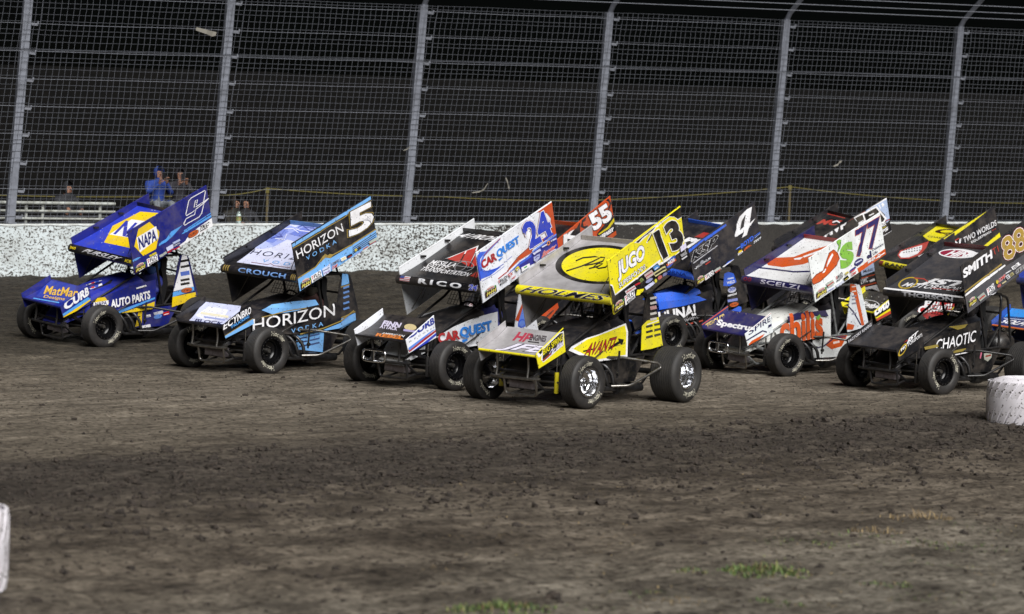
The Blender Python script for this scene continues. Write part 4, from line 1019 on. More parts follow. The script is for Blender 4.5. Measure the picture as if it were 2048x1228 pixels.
# ------------------------------------------------------------------ liveries (artwork in each sheet's own drawing units)
ALU = plain('bare_aluminium', '#b9b7ba', .33, .25, h2='#9d9a9c', scale=4, bump=.04)
STK = ['W', 'K', '#c9c9cf', '#9a2b2b', '#3a4c9a', '#c9b93a']
CARS = []
def tail_strip(pts, cols):
    def f(a, rs):
        for i, (BL, BR, TL) in enumerate(pts):
            c = cols[i % len(cols)]; BL, BR, TL = Vector(BL), Vector(BR), Vector(TL)
            for k in range(2): a.line([tuple(BL+(TL-BL)*(.2+.5*k)), tuple(BL+(BR-BL)*(1-.25*k)+(TL-BL)*(.2+.5*k))], (TL-BL).length*.3, c)
    return f
# --- number 9, dark blue
def p9(a, rs):
    a.poly([(485, 832), (490, 800), (572, 742), (622, 652), (760, 562), (642, 715), (572, 785)], '#4f9be6')
    a.poly([(782, 628), (1110, 386), (1114, 398), (786, 642)], '#4f9be6').poly([(755, 678), (792, 640), (1118, 412), (1124, 440), (790, 665)], '#4f9be6')
    a.poly([(742, 822), (818, 758), (846, 680), (1126, 455), (1152, 562), (760, 838)], 'W')
    a.poly([(180, 1045), (190, 1015), (240, 985), (285, 975), (240, 1015)], '#4f9be6')
    a.poly([(340, 543), (476, 658), (458, 872), (310, 962), (188, 852), (214, 640)], '#e6c514'); a.poly([(203, 745), (425, 592), (468, 742), (262, 922)], 'W')
    a.text('NAPA', (256, 882), (452, 762), (224, 748), '#1b2468', bold=.05)
    for q in ([(993, 262), (1003, 116), (992, 108), (832, 212), (802, 252), (783, 425), (791, 442), (862, 396), (905, 352), (896, 420), (862, 444), (870, 432), (782, 488), (770, 550), (780, 562), (955, 452), (985, 402), (1000, 275)], [(1055, 204), (990, 258), (905, 320), (878, 332), (886, 246), (912, 229), (905, 300)], [(1055, 204), (1000, 268), (905, 352)]): a.line(q, 10, 'W', 'race_number')
    a.durst(903, 666, 68, -42, -16, -34); a.text('TKC', (985, 612), (1095, 548), (975, 575), 'K', bold=.04, shear=.2); a.line([(990, 632), (1080, 572)], 9, 'K')
    a.flo((376, 1092), (497, 1020), (352, 1002)); a.limit((232, 1175), (352, 1098), (212, 1085))
    a.text('ARP', (590, 920), (668, 880), (585, 895), 'RED', bold=.05, shear=.3); a.text('COMETIC', (660, 842), (742, 795), (656, 820), '#c9c9cf', bold=.02)
    a.poly([(570, 850), (650, 800), (662, 850), (592, 895)], '#c4cbe8'); a.line([(650, 795), (735, 745)], 26, '#aab4d8'); a.line([(500, 960), (582, 905)], 30, '#a0a6a0'); a.line([(375, 960), (455, 915)], 24, '#c8b62e'); a.line([(670, 870), (745, 828)], 14, 'RED')
def f9(a, rs):
    a.poly([(652, 450), (705, 345), (880, 263), (1015, 275), (1035, 400), (830, 488)], '#e6c514'); a.poly([(686, 398), (822, 308), (1028, 335), (985, 448)], 'W')
    a.text('NAPA', (715, 392), (985, 452), (790, 318), '#2a35a8', bold=.045)
    for k in range(60):
        x, y = rs.uniform(560, 1000), rs.uniform(200, 520); r = rs.uniform(1.5, 4); a.put([(x-r, y), (x, y-r*.6), (x+r*1.2, y), (x, y+r*.6)], [(0, 1, 2, 3)], '#c9cbe6', step=(k == 0))
def le9(a, rs):
    a.text('PURSLEY', (.26, .12), (.80, .12), (.26, .85), '#c9c9cf', bold=0.03, shear=.15); a.text('360', (.03, .25), (.12, .25), (.03, .7), '#e2c81c', bold=.04); a.text('ICE', (.9, .25), (.99, .25), (.9, .7), '#e2c81c', bold=.04)
def ff9(a, rs):
    a.poly([(225, 790), (300, 690), (480, 730), (440, 830)], '#2c3ea0')
    a.text('MatMan', (272, 770), (478, 792), (292, 722), '#e0b648', out='#20206a', bold=.02); a.text('Designs', (268, 802), (398, 818), (280, 778), '#e0b648', bold=.02)
    a.line([(210, 805), (370, 830)], 8, '#5aa6ee')
def fp9(a, rs):
    a.text('CURB', (402, 888), (556, 790), (396, 838), 'W', bold=.06)
    a.poly([(398, 925), (560, 818), (572, 822), (404, 938)], '#e6c514').poly([(394, 908), (545, 808), (575, 812), (398, 922)], '#4f9be6')
def b9(a, rs):
    a.poly([(690, 905), (975, 800), (973, 812), (720, 915)], '#4f9be6').poly([(760, 900), (972, 828), (968, 872), (850, 892)], '#e6c514')
    a.text('AUTO PARTS', (706, 870), (943, 808), (704, 822), 'W', bold=.05); a.hexa((600, 890), (692, 872), (600, 815)); a.line([(855, 745), (920, 727)], 9, 'W')
def t9(a, rs):
    a.poly([(1090, 800), (1235, 770), (1240, 812), (1085, 865)], '#e6c514'); a.poly([(1150, 535), (1180, 540), (1222, 735), (1095, 765), (1130, 640)], 'W'); a.poly([(1093, 770), (1224, 735), (1226, 760), (1090, 800)], '#5aa6ee')
    for y in (570, 606, 650, 690, 715): a.line([(1140, y+6), (1196, y-4)], 14 if y != 650 else 26, 'K' if y != 650 else '#4a6cc8')
    a.durst(1178, 757, 36, -5, 0, 16)
def l9(a, rs):
    a.poly([(860, 990), (885, 870), (905, 865), (900, 975)], '#e6c514'); a.poly([(975, 900), (1035, 885), (1037, 905), (980, 915)], '#b8bcc8'); a.ell(1002, 924, 26, -5, 0, 14, '#5a8ad8')
    a.blocks((900, 935), (960, 925), 2, 16, ['W', 'K', '#c9b93a'], rs); a.blocks((1035, 920), (1080, 908), 1, 22, ['W', 'RED'], rs); a.line([(898, 992), (955, 980)], 18, 'W')
def h9(a, rs):
    a.poly([(575, 705), (630, 690), (710, 690), (690, 770), (600, 775)], '#1b1b20'); a.poly([(560, 715), (650, 690), (655, 735), (575, 765)], 'W'); a.text('Brumos', (568, 738), (645, 722), (566, 714), 'K', bold=.03); a.poly([(590, 705), (610, 700), (610, 712), (592, 716)], '#c03030').poly([(615, 698), (635, 694), (635, 706), (616, 710)], '#3050c0').poly([(585, 745), (605, 740), (606, 752), (588, 756)], '#c03030').poly([(610, 738), (630, 733), (632, 745), (612, 750)], '#3050c0')
CARS.append(((-6.40, 45.59, -129.0, 4.81, -.86), dict(panel='#1b2172', rpanel='#1b2172', foil='#2b3cb6', le='#131318', te='#12121c', ffoil='#1e2a8a', fle='#12174a', fpanel='#1b2478', hood='#1c2a98', body='#1b2478', tail='#171c58', lower='#1a2272', suit='#26307e', helmet='#3a5f9a', rib='#1a1862', bumper='black', nerf='black', rim='black', spin=40,
    c_panel=[(90, 685), (235, 1190), (1010, 45), (1150, 560)], c_foil=[(449, 471), (850, 568), (868, 226), (1270, 316)], c_ffoil=[(147, 803), (384, 866), (330, 690), (567, 750)], c_fpanel=[(380, 860), (399, 929), (561, 723), (577, 841)],
    c_body=[(579, 925), (600, 692), (1151, 890), (1172, 665)], c_tail=[(1043, 859), (1071, 556), (1209, 850), (1237, 549)],
    art_panel=p9, art_foil=f9, art_le=le9, art_ffoil=ff9, art_fpanel=fp9, art_body=b9, art_tail=t9, art_lower=l9, art_hood=h9, c_hood=[(479, 771), (554, 840), (691, 682), (768, 722)]),
    'dark blue winged sprint car number 9 with yellow hexagons, farthest left', 'helmeted driver in blue suit inside the dark blue number 9 car'))
# --- number 5, black and light blue
def p5(a, rs):
    a.poly([(86, 655), (1000, 22), (1008, 72), (98, 700)], '#74aee8'); a.line([(98, 712), (170, 668), (400, 510), (490, 440), (700, 305), (735, 265)], 9, 'GOLD')
    a.poly([(172, 1062), (390, 915), (490, 790), (565, 792), (790, 640), (1082, 428), (1115, 560), (210, 1215)], '#74aee8')
    for k in range(4): a.line([(812, 665+k*22), (1090, 462+k*25)], 9, '#1e2a52')
    a.line([(172, 1058), (385, 908), (440, 830), (485, 752), (548, 776), (650, 715), (790, 630), (1082, 424)], 13, 'GOLD'); a.poly([(440, 860), (488, 745), (520, 770), (545, 745), (600, 748), (560, 792), (490, 790)], 'GOLD')
    a.text('HORIZON', (165, 832), (700, 468), (134, 738), 'W', bold=.004)
    a.text('VODKA', (275, 840), (622, 612), (262, 795), 'LB', space=1.7, bold=.006)
    a.text('5', (800, 512), (1045, 368), (745, 262), 'W', out='K', ow=.03, out2='GOLD', ow2=.05, bold=.05, name='race_number', shear=.1)
    for k in range(6): a.line([(925+k*16, 330-k*2), (1012+k*2, 270+k*22)], 3.5, '#2a3156', 'race_number', step=(k == 0))
    a.flo((352, 1095), (470, 1012), (330, 1018)); a.limit((222, 1180), (345, 1105), (205, 1080))
    a.text('COMETIC', (570, 880), (665, 818), (562, 852), 'K', out='#c8ccda', ow=.06, bold=.02); a.text('COMP', (575, 925), (640, 885), (570, 892), 'RED', out='W', ow=.06, bold=.04)
    a.poly([(455, 925), (545, 855), (560, 940), (480, 1005)], '#c4cde8'); a.line([(470, 945), (540, 900)], 8, '#5a5f70'); a.line([(480, 975), (545, 935)], 8, '#8a5a9a')
    a.blocks((680, 825), (815, 745), 2, 44, ['W', 'K', '#c9b93a', 'RED'], rs); a.ell(842, 680, 16, -10, -6, -14, '#c9b93a'); a.ell(884, 652, 16, -8, -6, -16, '#2a2416'); a.line([(930, 668), (985, 630)], 14, '#b0504c'); a.line([(1000, 590), (1095, 530)], 34, '#a8b4ac'); a.line([(1002, 608), (1080, 560)], 8, '#b03a34'); a.line([(830, 740), (905, 695)], 12, '#8a8fd0')
def f5(a, rs):
    a.poly([(470, 470), (800, 210), (1260, 270), (900, 530)], '#d4d8f4')
    a.poly([(590, 365), (700, 280), (760, 240), (830, 262), (900, 235), (1010, 262), (960, 330), (860, 350), (780, 330), (700, 370)], '#9aa8e6')
    a.poly([(640, 340), (740, 262), (790, 285), (740, 320), (690, 350)], '#7688d6'); a.poly([(790, 300), (880, 262), (940, 285), (870, 320)], '#6f80d0'); a.poly([(560, 375), (640, 335), (700, 372), (620, 385)], '#b4c0f0')
    for k in range(14):
        x, y = rs.uniform(640, 930), rs.uniform(250, 350); a.line([(x, y), (x+rs.uniform(20, 60), y+rs.uniform(-22, 14)), (x+rs.uniform(60, 90), y+rs.uniform(-30, 30))], rs.uniform(2, 5), rs.choice(['#3c4a9c', '#5868b8', '#e6e9fb']), step=(k == 0))
    a.text('HORIZON', (548, 416), (985, 476), (578, 388), '#2a2d44', bold=-.004, space=1.25); a.text('VODKA', (622, 466), (920, 508), (636, 448), '#7fb0e8', space=1.8); a.line([(560, 470), (660, 485), (680, 478), (700, 492), (800, 504)], 3, '#8a5a5a')
def le5(a, rs):
    a.text('CROUCH', (.24, .05), (.86, .05), (.24, .8), '#7da8e8', bold=.035, space=1.1)
    for k in range(3): a.poly([(.03+k*.03, .0), (.045+k*.03, 0), (.05+k*.03, 1), (.035+k*.03, 1)], 'GOLD').poly([(.93+k*.024, .0), (.942+k*.024, 0), (.945+k*.024, 1), (.933+k*.024, 1)], 'GOLD')
def ff5(a, rs):
    a.poly([(180, 830), (265, 715), (500, 745), (450, 855)], '#ccd2f2'); a.poly([(215, 790), (300, 740), (420, 760), (380, 820), (280, 825)], '#e9ebfa'); a.text('BLOCK', (215, 835), (380, 855), (225, 815), '#2a3060', bold=.04); a.line([(250, 775), (420, 800)], 14, '#e8e2c8'); a.line([(270, 800), (400, 820)], 10, '#9aa6dc')
def fp5(a, rs):
    a.text('ECYNBRO', (392, 892), (558, 792), (392, 850), 'W', bold=0.03); a.text('TRUCKING', (425, 893), (540, 822), (424, 878), '#4f9be6', bold=.03)
    a.poly([(398, 955), (402, 925), (580, 820), (584, 850), (410, 960)], '#74aee8'); a.line([(395, 930), (580, 818)], 4, 'GOLD')
def b5(a, rs):
    a.poly([(640, 770), (700, 735), (830, 715), (965, 705), (978, 735), (900, 750), (850, 770), (700, 795)], '#74aee8'); a.line([(640, 815), (790, 770), (900, 755)], 6, 'GOLD')
    a.line([(860, 915), (1000, 880), (1110, 835), (1190, 770)], 7, 'GOLD'); a.poly([(1000, 890), (1110, 845), (1195, 790), (1195, 830), (1100, 880), (1020, 893)], '#74aee8')
    a.text('HORIZON', (590, 898), (1072, 800), (590, 826), 'W', bold=.004); a.text('VODKA', (806, 910), (1000, 864), (805, 884), 'LB', space=1.6)
def t5(a, rs):
    a.poly([(1120, 620), (1125, 545), (1160, 548), (1168, 605)], '#74aee8'); a.line([(1115, 628), (1170, 612)], 6, 'GOLD'); a.poly([(1100, 830), (1205, 785), (1208, 830), (1110, 890)], '#74aee8'); a.line([(1098, 825), (1204, 778)], 6, 'GOLD')
    for y in (630, 660, 690, 725, 760): a.line([(1130, y+4), (1166, y-8)], 12, '#5c86c4')
def l5(a, rs):
    a.poly([(850, 1010), (848, 920), (1020, 880), (1010, 1028)], '#74aee8'); 
    for k in range(3): a.line([(865, 945+k*24), (915, 935+k*24)], 9, '#2c3a66'); a.line([(930, 930+k*26), (990, 916+k*26)], 9, '#3a5288')
CARS.append(((-3.44, 41.46, -127.8, 3.21, -.02), dict(panel='#15151a', rpanel='#17171c', foil='#17171c', le='#16161e', te='#5c86be', ffoil='#16161c', fle='#18181e', fpanel='#15151a', hood='#1c1c22', body='#16161b', bodypoly=BODY5, tail='#1b1c20', lower='#16161b', suit='#3a2020', helmet='#3c3a34', rib='#1a1a20', rim='black', spin=-25,
    c_panel=[(88, 660), (215, 1200), (1000, 28), (1110, 560)], c_foil=[(394, 492), (859, 556), (804, 243), (1266, 300)], c_ffoil=[(112, 830), (389, 873), (293, 713), (568, 754)], c_fpanel=[(385, 865), (405, 942), (562, 724), (579, 852)],
    c_body=[(580, 946), (598, 693), (1140, 930), (1158, 686)], c_tail=[(1034, 892), (1059, 565), (1196, 888), (1221, 564)],
    art_panel=p5, art_foil=f5, art_le=le5, art_ffoil=ff5, art_fpanel=fp5, art_body=b5, art_tail=t5, art_lower=l5),
    'black and light blue winged sprint car number 5 with pale mountain print on its wing', 'helmeted driver inside the black and light blue number 5 car'))
# --- number 24, white
def p24(a, rs):
    a.poly([(70, 690), (100, 650), (160, 640), (105, 720), (100, 800), (150, 850), (330, 795), (215, 890), (105, 935), (80, 850)], '#3a5fd0'); a.poly([(95, 800), (115, 720), (140, 660), (300, 510), (310, 515), (150, 690), (120, 760), (125, 830), (180, 850)], '#5a7ad8'); a.line([(140, 690), (210, 600), (310, 505)], 9, '#8c2430'); a.line([(60, 705), (95, 860), (115, 945)], 14, '#2a3fae')
    a.line([(130, 845), (240, 838), (355, 765)], 6, '#2a3fae'); a.line([(130, 950), (260, 870), (360, 790)], 4, '#2a3fae'); a.line([(360, 750), (440, 685)], 4, '#2a3fae')
    a.poly([(680, 236), (832, 128), (898, 452), (650, 602), (640, 588), (790, 480), (830, 372), (825, 292), (782, 242), (735, 228)], '#b9481f')
    a.poly([(650, 600), (640, 560), (500, 690), (385, 835), (390, 850), (520, 725), (640, 650)], '#b9481f'); a.line([(385, 852), (300, 920)], 10, '#a82c2c'); a.line([(385, 845), (500, 690), (620, 585)], 5, '#4a1a1a')
    a.poly([(640, 650), (895, 462), (915, 600), (640, 775), (560, 830), (500, 800)], '#2c2f8c'); a.poly([(400, 870), (500, 790), (640, 690), (640, 665), (520, 745)], '#3a5fd0'); a.line([(645, 640), (895, 455)], 14, '#5f86e0')
    a.text('CAR', (128, 818), (272, 722), (108, 745), '#a3272b', bold=.06); a.text('QUEST', (288, 712), (512, 555), (268, 632), '#2f7fd8', bold=.06)
    a.poly([(290, 720), (345, 690), (325, 715), (305, 735)], '#2f7fd8')
    a.text('24', (625, 592), (848, 448), (532, 372), '#2b3fb4', out='W', ow=.03, out2='#8c2430', ow2=.045, bold=.06, name='race_number')
    a.poly([(525, 405), (570, 380), (585, 425), (540, 450)], '#2b3fb4', 'race_number'); a.poly([(755, 505), (848, 440), (858, 462), (765, 525)], '#2b3fb4', 'race_number')
    a.flo((306, 1000), (402, 935), (285, 940), False); a.limit((168, 1120), (285, 1050), (150, 1030))
    a.text('Smarter', (752, 690), (885, 600), (742, 645), '#d05048', out='W', ow=.04, bold=.05, shear=.2); a.line([(795, 660), (880, 610)], 10, '#c9cbe6'); a.ell(802, 548, 16, -9, -5, -22, '#d88a2c', r0=.55); a.line([(735, 590), (785, 562)], 14, '#c9cbe6'); a.line([(825, 530), (880, 500)], 14, '#c9cbe6'); a.line([(645, 660), (720, 615)], 22, '#c9cbe6')
    a.poly([(650, 690), (715, 655), (715, 700), (680, 745), (655, 730)], '#aab0d8'); a.line([(660, 705), (705, 680)], 8, '#3a3f8c')
    a.poly([(525, 800), (610, 755), (620, 790), (535, 845)], 'W'); a.line([(555, 805), (585, 785)], 14, '#5aa860'); a.blocks((400, 900), (515, 810), 3, 40, ['W', '#3a4c9a', 'RED', '#c9b93a'], rs); a.text('ARP', (425, 930), (468, 900), (422, 912), 'RED', bold=.05)
def f24(a, rs):
    a.text('AI PROFILE', (722, 276), (985, 306), (748, 254), 'W', bold=0.02, shear=.2)
    a.poly([(640, 395), (840, 322), (770, 455), (830, 350)], 'W'); a.poly([(655, 395), (762, 352), (725, 415)], '#b5332c').poly([(770, 350), (828, 332), (782, 440), (735, 415)], '#b5332c').poly([(830, 345), (880, 420), (790, 445)], '#b5332c')
    a.ell(735, 440, 75, 8, 25, -32, '#8f8f94', r0=.93); a.ell(735, 440, 30, 4, 22, -30, '#8f8f94', r0=.88); a.line([(665, 430), (810, 448)], 3, '#8f8f94')
    a.text('MESILLA', (556, 427), (700, 446), (570, 402), 'W', bold=0.015, shear=.1); a.text('VALLEY', (528, 446), (650, 462), (540, 424), 'W', bold=0.015, shear=.1); a.text('TRANSPORTATION', (498, 466), (780, 503), (512, 443), 'W', bold=0.012, shear=.05)
    a.poly([(790, 500), (830, 470), (850, 490), (830, 510)], '#b5332c')
def le24(a, rs):
    a.text('RICO', (.28, .1), (.78, .1), (.28, .85), '#d4d6dc', bold=.06, space=1.5); a.poly([(.05, .1), (.17, .1), (.17, .95), (.05, .95)], '#c9c9d2'); a.poly([(.05, .5), (.1, .5), (.1, .95), (.05, .95)], '#36457e')
    for k in range(3): a.poly([(.1 if k > 1 else .05, .15+k*.25), (.17, .15+k*.25), (.17, .25+k*.25), (.1 if k > 1 else .05, .25+k*.25)], '#b04a48')
    a.text('24', (.88, .1), (.97, .1), (.88, .9), '#2b3fb4', out='W', ow=.05, bold=.05)
def ff24(a, rs):
    a.poly([(165, 840), (280, 728), (560, 770), (430, 885)], '#1b1a1e'); a.text('AMERICAN', (272, 838), (400, 855), (280, 824), 'W', bold=0.02); a.text('REBEL', (240, 853), (395, 872), (250, 832), '#d67a28', out='#301808', bold=.08)
    a.text('FINN', (275, 780), (375, 795), (290, 758), '#c9c4dc', bold=.06); a.text('ATTACK', (262, 797), (360, 812), (270, 778), '#c9c4dc', bold=.06); a.ell(440, 795, 35, 6, 8, -16, '#c9b98a'); a.line([(400, 810), (470, 820)], 12, '#a8a0d0')
def fp24(a, rs):
    a.text('CURB', (424, 880), (582, 785), (420, 842), '#27348f', bold=.07); a.text('RECORDS', (432, 898), (580, 812), (431, 890), '#6a6f80', space=1.9)
    a.poly([(432, 935), (598, 815), (600, 826), (436, 950)], '#a3272b').poly([(438, 955), (600, 832), (602, 845), (442, 966)], '#2b3fb4'); a.poly([(430, 925), (560, 830), (590, 815), (435, 940)], '#5a86d8')
def b24(a, rs):
    a.text('CAR', (628, 898), (735, 872), (622, 846), '#a3272b', bold=.06); a.text('QUEST', (742, 870), (916, 826), (738, 808), '#2f7fd8', bold=.06); a.poly([(745, 878), (775, 868), (775, 882), (750, 892)], '#2f7fd8')
    for k in range(4): a.ell(818+k*8, 748-k*2, 3, 0, 0, 5, 'K', n=8)
def t24(a, rs):
    a.poly([(1075, 800), (1100, 660), (1115, 690), (1120, 800)], '#5f86e0'); a.poly([(1060, 760), (1110, 640), (1112, 660), (1080, 770)], '#b9481f'); a.ell(1100, 780, 24, -4, 0, 26, '#3a5fd0', r0=.7)
CARS.append(((-.75, 39.52, -127.5, 2.95, -.37), dict(panel='#dfe2ea', rpanel='#d3d6da', foil='#1a1a1d', le='#141418', te='#1a1a1c', ffoil='#1b1a1e', fle='#1a1a1e', fpanel='#dfe2ea', nose='#d9dce0', hood='#151518', body='#dfe2e8', tail='#dde0e8', lower='#1a1a1e', suit='#3b3f86', helmet='#2a2a30', rib='#d8dbe4', loop=True, bumper='black', nerf='steel', rim='black', spin=-10,
    c_panel=[(55, 665), (150, 1175), (828, 128), (918, 610)], c_foil=[(375, 501), (867, 564), (754, 248), (1241, 303)], c_ffoil=[(126, 844), (420, 887), (293, 725), (585, 766)], c_fpanel=[(417, 879), (435, 955), (581, 735), (596, 863)],
    c_body=[(594, 957), (612, 704), (1109, 932), (1126, 689)], c_tail=[(1012, 896), (1036, 569), (1161, 889), (1184, 566)],
    art_panel=p24, art_foil=f24, art_le=le24, art_ffoil=ff24, art_fpanel=fp24, art_body=b24, art_tail=t24),
    'white winged sprint car number 24 with black wing top and chrome bumper loop', 'helmeted driver inside the white number 24 car'))
# --- number 13, yellow and bare aluminium
def p13(a, rs):
    a.poly([(330, 438), (812, 45), (835, 165), (785, 195), (760, 165), (700, 160), (560, 275), (470, 440), (460, 435), (515, 320), (430, 395), (385, 440)], 'W'); a.poly([(345, 432), (812, 52), (830, 160), (790, 185), (750, 158), (695, 155), (555, 262), (530, 300), (420, 385), (375, 438)], 'K'); a.poly([(465, 432), (520, 330), (535, 322), (495, 408)], 'K')
    a.poly([(84, 870), (118, 880), (150, 970), (600, 620), (625, 605), (612, 650), (680, 600), (780, 560), (870, 470), (895, 590), (150, 1185)], 'W'); a.poly([(86, 885), (112, 892), (150, 985), (590, 645), (610, 670), (690, 625), (870, 500), (893, 590), (150, 1185)], 'K')
    a.poly([(375, 980), (385, 920), (460, 905), (440, 960)], 'YEL'); a.line([(135, 1075), (150, 1175), (235, 1110)], 7, 'YEL')
    a.text('JUGO', (178, 838), (452, 640), (158, 648), 'W', out='K', ow=.045, bold=.06, shear=-.02); a.text('SUPERFOODS', (190, 908), (462, 702), (182, 862), 'W', out='K', ow=.06, bold=0.02)
    a.text('13', (650, 588), (858, 438), (545, 340), 'K', out='W', ow=.03, out2='YEL', ow2=.05, bold=.075, name='race_number')
    a.ell(730, 632, 44, -30, 18, -62, '#1c2f6a'); a.ell(730, 632, 38, -26, 15, -54, '#2a58b8'); a.line([(685, 668), (778, 606)], 24, '#c85a1c'); a.text('NOS', (702, 662), (765, 620), (694, 632), 'W', out='#14224e', bold=.06)
    a.flo((262, 1080), (362, 998), (245, 992)); a.limit((142, 1150), (245, 1070), (132, 1070))
    a.line([(250, 955), (350, 890)], 40, '#c9c4c8'); a.line([(255, 950), (345, 892)], 10, '#a83a40'); a.line([(345, 875), (395, 845)], 16, '#b02a34'); a.blocks((400, 850), (440, 815), 1, 45, ['#8a9a50', '#2a2a2a'], rs); a.line([(450, 790), (530, 735)], 56, '#b9a8a4'); a.line([(455, 785), (525, 740)], 12, '#a04a58')
    a.blocks((545, 725), (605, 680), 1, 42, ['W', '#4a86c8'], rs); a.line([(545, 765), (660, 690)], 46, '#c6bf8a'); a.line([(550, 762), (655, 694)], 20, '#20201c'); a.line([(455, 905), (545, 840)], 34, '#c8cdea'); a.ell(490, 822, 36, -22, -6, -16, '#8a8fb8'); a.ell(603, 790, 22, -12, -5, -18, '#b5605c'); a.ell(655, 758, 24, -14, -5, -18, '#6a6f9a'); a.ell(560, 825, 13, -8, -5, -18, '#c9c23a')
    a.poly([(805, 475), (860, 430), (872, 485), (815, 530)], '#d8d4ee'); a.line([(815, 570), (872, 535)], 30, '#8f8f94'); a.line([(825, 605), (878, 570)], 14, '#c9c9cf'); a.line([(835, 650), (880, 625)], 22, '#b5b6c4')
def f13(a, rs):
    a.ell(800, 366, 252, 20, 52, -105, 'K', n=48); a.ell(805, 366, 222, 18, 46, -90, 'YEL', n=48)
    a.line([(605, 398), (690, 372), (760, 345), (800, 326), (770, 320), (700, 326), (660, 342)], 8, 'K'); a.line([(800, 324), (826, 325), (815, 345), (770, 358), (710, 368)], 8, 'K'); a.line([(735, 385), (790, 372), (815, 358), (790, 356), (765, 372), (790, 384), (830, 378), (860, 352), (870, 372), (900, 368), (940, 350)], 8, 'K')
def le13(a, rs): a.text('HOLMES', (.10, .08), (.94, .08), (.10, .9), '#17172a', out='#d8d4d8', ow=.03, bold=0.022, shear=.12)
def ff13(a, rs):
    a.text('HP', (306, 790), (392, 802), (334, 752), '#a8324a', bold=.09, shear=.1); a.text('ENGINES', (396, 790), (486, 800), (406, 764), '#2a2430', bold=.05); a.line([(388, 798), (452, 806)], 6, '#1c1a20')
    a.text('JFE', (215, 856), (425, 878), (300, 808), '#e2dff0', out='#24203a', ow=.05, bold=.05, shear=.1)
def fp13(a, rs):
    a.poly([(440, 880), (590, 735), (595, 765), (450, 905)], 'W'); a.poly([(438, 862), (575, 735), (598, 728), (600, 755), (590, 750), (455, 890)], 'K'); a.poly([(462, 862), (560, 768), (590, 755), (590, 835), (570, 850), (470, 935), (460, 920)], 'W'); a.poly([(466, 865), (562, 774), (586, 762), (586, 832), (568, 845), (472, 928), (465, 915)], '#2a2620')
    a.text('BIG SPRING', (466, 898), (584, 805), (463, 866), '#e2d61c', out='K', bold=0.015); a.text('Car Wash', (496, 910), (588, 832), (494, 882), '#d8d4ea', bold=.05, shear=.2); a.line([(466, 925), (505, 892)], 9, '#8c3a2c')
def b13(a, rs):
    a.poly([(640, 862), (655, 840), (730, 790), (830, 752), (960, 705), (955, 900), (770, 925)], 'W'); a.poly([(662, 852), (735, 796), (832, 758), (950, 716), (945, 884), (780, 912), (705, 875)], 'YEL')
    a.poly([(845, 842), (905, 806), (900, 790), (935, 796), (925, 828), (912, 820), (850, 856)], 'K'); a.line([(712, 866), (760, 852)], 9, 'K'); a.line([(885, 835), (938, 820)], 3, '#4a4a3a')
    a.text('AVANTI', (722, 892), (874, 850), (734, 826), '#9c2626', out='K', ow=.045, bold=.02, shear=.1)
def h13(a, rs): pass
def t13(a, rs):
    a.poly([(1040, 860), (1045, 720), (1075, 690), (1140, 668), (1165, 830), (1100, 850)], 'YEL'); a.line([(1075, 712), (1140, 688)], 5, 'W')
    for i, y in enumerate((560, 588, 615, 648, 680)): a.line([(1092, y+4), (1128, y-4)], 13 if i != 2 else 20, '#c9c5c0' if i != 2 else '#b08a8a')
    for y in (725, 755, 785): a.line([(1068, y), (1105, y-10)], 12, '#2a2a20'); a.line([(1115, y-12), (1150, y-20)], 12, '#3a3a2c')
CARS.append(((.95, 37.05, -125.8, 2.55, -.18), dict(panel='YEL', rpanelmat=ALU, foilmat=ALU, ffoilmat=ALU, frpanelmat=ALU, le='YEL', te='#a09a94', fle='YEL', fpanel='YEL', hood='#17171b', body='#17171b', tail='#151518', lower='#131315', suit='#2a2a30', helmet='#2a2a30', rib='#d8cc1a', shock='#d2c41c', rim='chrome', spin=25,
    c_panel=[(45, 640), (150, 1175), (812, 52), (890, 580)], c_foil=[(337, 491), (880, 553), (697, 227), (1232, 281)], c_ffoil=[(114, 849), (439, 892), (273, 724), (596, 765)], c_fpanel=[(438, 884), (454, 963), (594, 733), (607, 867)],
    c_body=[(601, 965), (620, 700), (1084, 936), (1103, 683)], c_tail=[(994, 899), (1019, 559), (1134, 891), (1158, 555)],
    art_panel=p13, art_foil=f13, art_le=le13, art_ffoil=ff13, art_fpanel=fp13, art_body=b13, art_tail=t13),
    'yellow and bare aluminium winged sprint car number 13 with polished wheels, nearest the camera', 'helmeted driver inside the yellow and aluminium number 13 car'))
